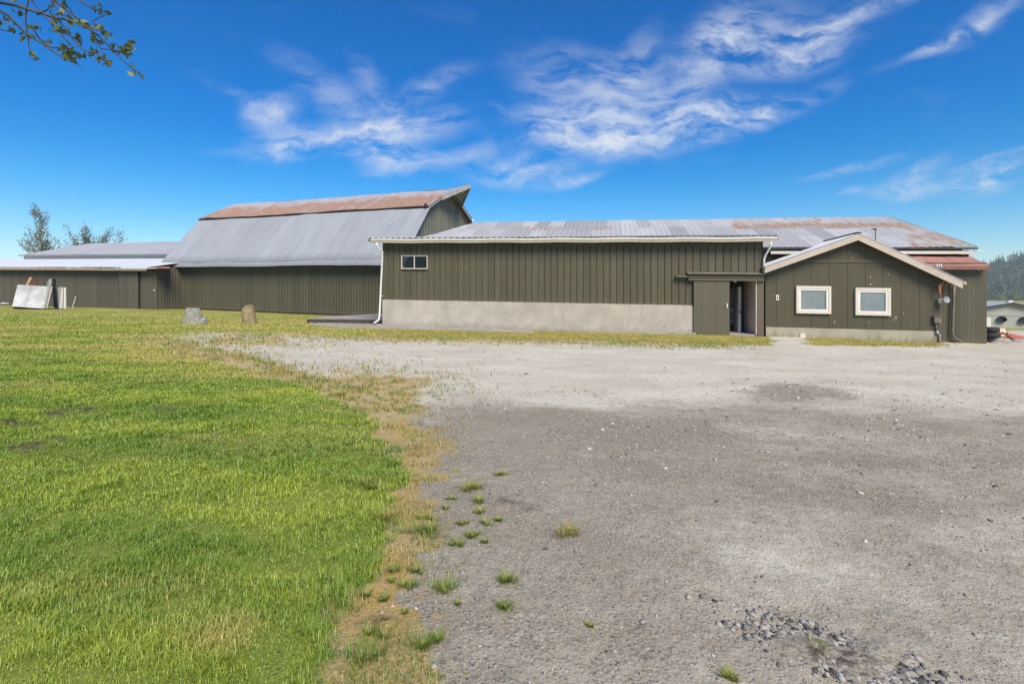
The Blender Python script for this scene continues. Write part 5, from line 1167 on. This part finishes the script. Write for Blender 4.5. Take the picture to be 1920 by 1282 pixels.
# straw and sparse blades on the margins
X2, Y2 = sample(330000, 1.8, 24, -1.0, .9, .5)
la2, dr2, _, mo2, _, _ = zones(X2, Y2)
w2 = np.maximum(dr2*1.0*sstep(fbm(X2*4.5, Y2*4.5, 88, 4), .42, .56), mo2*.6*sstep(fbm(X2*.9, Y2*3, 89, 3), .30, .55))
keep = (rs.rand(len(X2)) < w2) & (la2 < .6); X2, Y2 = X2[keep], Y2[keep]; m2_ = mo2[keep]
v, f, at = blades(X2, Y2, (.018+.04*rs.rand(len(X2)))*np.clip(Y2/5, 1, 1.8)*(1-.55*m2_), .0028*np.clip(Y2/2.4, .8, 8), 1.3, 5, .75*sstep(fbm(X2*1.7, Y2*1.7, 12, 3), .35, .6)*(1-.2*m2_)+.1+.22*m2_)
print('margin', len(X2))
tag(np_mesh('dry_margin_grass', v, f, 3, at, M['tuft'], smooth=False), 'straw coloured sparse grass along the margins of the yard', 'grass', kind='stuff')
# individual tufts growing in the gravel (photo x, y, width px, dryness, label)
TF = [(800, 1203, 62, .05, 'big bright green tuft near the bottom edge of the yard'), (770, 1098, 46, .1, 'green tuft beside the lawn edge, left of its twin'), (832, 1103, 50, .1, 'green tuft right of its twin on the gravel'),
      (800, 1000, 70, .35, 'wide yellow green tuft, the broadest of the upper weeds'), (803, 972, 30, .15, 'green upright tuft at the back of the broad yellow tuft'), (716, 975, 56, .6, 'orange tinged dry tuft at the lawn edge'), (700, 912, 60, .5, 'straw yellow tuft on the lawn edge below the longest grass'),
      (880, 918, 46, .5, 'highest pair of yellow weeds on the gravel'), (898, 940, 34, .35, None), (846, 936, 22, .3, None), (838, 955, 22, .3, None), (902, 961, 26, .5, None), (938, 975, 24, .2, None), (866, 983, 26, .3, None), (886, 1005, 36, .4, None), (857, 1020, 34, .4, None), (908, 1017, 22, .5, None), (913, 982, 24, .5, None),
      (948, 1088, 50, .35, 'flat green weed alone in the open gravel'), (948, 1140, 42, .3, 'green weed tuft alone below the flat one'), (1075, 1003, 60, .85, 'brown dry weed patch right of the tufts'), (748, 1070, 34, .2, None), (780, 1072, 32, .3, None), (735, 1090, 24, .25, None), (692, 1118, 38, .4, None), (722, 1122, 28, .4, None),
      (705, 1190, 60, .5, 'spreading straw coloured tuft near the brown soil'), (690, 1235, 60, .5, 'long yellow grass clump on the lawn corner'), (1530, 1216, 44, .6, 'brownish green tuft in the rubble at the bottom right'), (1368, 1272, 40, .5, 'brownish tuft at the bottom edge left of the rubble'), (1676, 1246, 22, .6, None), (858, 1132, 18, .2, None),
      (742, 872, 30, .1, 'small bright green tuft sticking out of the lawn edge'), (640, 742, 26, .05, 'dark green tuft at the upper corner of the lawn'), (1105, 1173, 18, .5, None), (940, 890, 26, .8, None), (760, 1150, 18, .3, None)]
LABS = iter(['weed tuft second from the back, just below the highest pair of yellow weeds', 'tiny green weed at the left of the upper weeds, above the broad yellow tuft', 'tiny weed between the broad yellow tuft and the tiny green weed above it', 'low weed in the middle row right of the upper weeds, slightly yellow',
 'rightmost green weed of the upper group, alone at its edge', 'weed tuft centred right of the broad yellow green tuft, fairly green', 'wide flat weed below and right of the broad yellow green tuft', 'brown flecked weed lowest of the upper group, below the broad tuft', 'small yellowish weed at the lower right of the upper group', 'faint weed directly left of the rightmost green weed',
 'upright green weed above the pair of green tufts at the lawn edge', 'green weed above and right of the left green tuft of the pair', 'yellow green weed immediately left of the left green tuft of the pair', 'weed tuft nearest the lawn edge, below the pair of green tufts', 'second weed from the lawn edge below the pair of green tufts',
 'tiny weed beside the rubble patch at the bottom right', 'tiny green sprig right of and below the pair of green tufts', 'tiny sprig alone in the open gravel, farthest right below the flat weed', 'faint brown weed at the very back of the gravel weeds', 'tiny sprig on brown soil between the pair of tufts and the big bottom tuft'])
for i, (x_, y_, wpx, dryv, lab) in enumerate(TF):
    flat = bool(lab and 'flat weed' in lab or lab and lab.startswith('flat'))
    if lab is None: lab = next(LABS)
    g = on_ground(x_, y_); wm = wpx/F_PX*g.y; n = int(90+wpx*3.2); r_ = rs
    a_ = r_.rand(n)*2*np.pi; q = np.sqrt(r_.rand(n))*wm*.34; xx = g.x+q*np.cos(a_)*1.3; yy2 = g.y+q*np.sin(a_)
    nc = 3+i % 4; ci = r_.randint(0, nc, n); ca_ = r_.rand(nc)*6.28; cr_ = wm*.30*r_.rand(nc)
    q = np.abs(r_.randn(n))*wm*.09; xx = g.x+cr_[ci]*np.cos(ca_[ci])*1.3+q*np.cos(a_)*1.3; yy2 = g.y+cr_[ci]*np.sin(ca_[ci])+q*np.sin(a_)
    hh2 = wm*(.12+.30*r_.rand(n)**1.5)*(.6+.6*r_.rand(nc))[ci]; a_ = a_+r_.randn(n)*.5
    v, f, at = blades(xx, yy2, hh2, np.full(n, .003*max(1, g.y/3)), 1.5, 200+i, np.full(n, dryv)*(.6+.8*r_.rand(n)), ang=a_)
    at['rnd'] = np.clip(at['rnd']*.8, 0, 1)
    o = np_mesh('grass_tuft', v-np.array(g), f, 3, at, M['tuft'], smooth=False); o.location = g
    tag(o, lab, 'grass tuft', 'grass tufts growing in the gravel')
# gravel pebbles
octv = np.array([(1, 0, 0), (-1, 0, 0), (0, 1, 0), (0, -1, 0), (0, 0, 1), (0, 0, -1), (.6, .6, .5), (-.6, .6, .5), (-.6, -.6, .5), (.6, -.6, .5)], float)
octf = np.array([(0, 6, 4), (6, 2, 4), (2, 7, 4), (7, 1, 4), (1, 8, 4), (8, 3, 4), (3, 9, 4), (9, 0, 4), (0, 2, 6), (2, 1, 7), (1, 3, 8), (3, 0, 9), (2, 0, 5), (1, 2, 5), (3, 1, 5), (0, 3, 5)])
def pebbles(x, y, sz, tone, seed, lift=.25):
    rs_ = np.random.RandomState(seed); n = len(x); z = ground_z(x, y); a_ = rs_.rand(n)*2*np.pi
    sc = np.stack([sz*(.8+.7*rs_.rand(n)), sz*(.6+.5*rs_.rand(n)), sz*(.35+.35*rs_.rand(n))], 1)
    v = octv[None]*sc[:, None, :]*(1+.35*(rs_.rand(n, 10, 1)-.5))
    c_, s_ = np.cos(a_)[:, None], np.sin(a_)[:, None]
    vx = v[:, :, 0]*c_-v[:, :, 1]*s_+x[:, None]; vy = v[:, :, 0]*s_+v[:, :, 1]*c_+y[:, None]; vz = v[:, :, 2]+z[:, None]+(sz*lift)[:, None]
    V = np.stack([vx, vy, vz], 2).reshape(-1, 3); F_ = (np.arange(n)[:, None, None]*10+octf[None]).reshape(-1, 3)
    return V, F_, {'rnd': np.repeat(tone, 10)}
mp, t, b = mat('pebble_stone'); r_ = t.new('ShaderNodeAttribute', attribute_name='rnd').outputs['Fac']
c_ = t.mix(t.ramp(r_, 0, .35), (.05, .047, .045), (.20, .185, .165)); c_ = t.mix(t.ramp(r_, .35, .8), c_, (.36, .33, .29)); c_ = t.mix(t.ramp(r_, .88, .97), c_, (.58, .54, .47)); t.l.new(c_, b.inputs['Base Color']); b.inputs['Roughness'].default_value = .85
X3, Y3 = sample(125000, 1.7, 16, -.55, 1.25, .42)
la3, dr3, pa3, mo3, _, _ = zones(X3, Y3)
dens = .35+.65*sstep(fbm(X3*.8, Y3*.8, 33, 4), .42, .6)
keep = (la3 < .25) & (rs.rand(len(X3)) < dens*(1-.75*pa3)*(1-.6*dr3)); X3, Y3 = X3[keep], Y3[keep]
sz3 = .0025+.0055*rs.rand(len(X3))**2.5; big = rs.rand(len(X3)) < .012; sz3[big] = .010+.010*rs.rand(big.sum()); sz3 *= np.clip(Y3/3.5, .9, 2.2)
v, f, at = pebbles(X3, Y3, sz3, rs.rand(len(X3))**.8, 8, lift=.0)
print('pebbles', len(X3))
tag(np_mesh('loose_gravel', v, f, 3, at, mp, smooth=False), 'loose dark and pale pebbles strewn over the grey yard', 'gravel', kind='stuff')
# rubble at the bottom right
n = 4200; u_ = rs.randn(n); w_ = rs.randn(n); pxr = 1575+u_*80+w_*16; pyr = 1232+u_*24+w_*24
pts = np.array([tuple(on_ground(a_, b_))[:2] for a_, b_ in zip(pxr, np.clip(pyr, 1120, 1330))])
v, f, at = pebbles(pts[:, 0], pts[:, 1], .004+.019*rs.rand(n)**3.2, .9*rs.rand(n)**1.1, 12, lift=.12)
tag(np_mesh('rubble_patch', v, f, 3, at, mp, smooth=False), 'patch of coarse broken stones at the bottom right of the yard', 'rubble', kind='stuff')

# ------------------------------------------------------------------ haze
hz = MB(); hz.hexa([Vector((x_, y_, z_)) for z_ in (-14, 112) for x_, y_ in ((-1500, -1500), (1800, -1500), (1800, 1500), (-1500, 1500))])
mh = bpy.data.materials.new('air_haze'); mh.use_nodes = True; t = NT(mh.node_tree); t.n.remove(t.n['Principled BSDF'])
pv = t.new('ShaderNodeVolumePrincipled', Density=.00024); pv.inputs['Color'].default_value = (.75, .85, 1, 1); t.l.new(pv.outputs[0], t.n['Material Output'].inputs['Volume'])
ho_ = hz.build('haze', mh); tag(ho_, 'thin pale air between the yard and the hills', 'haze', kind='stuff')
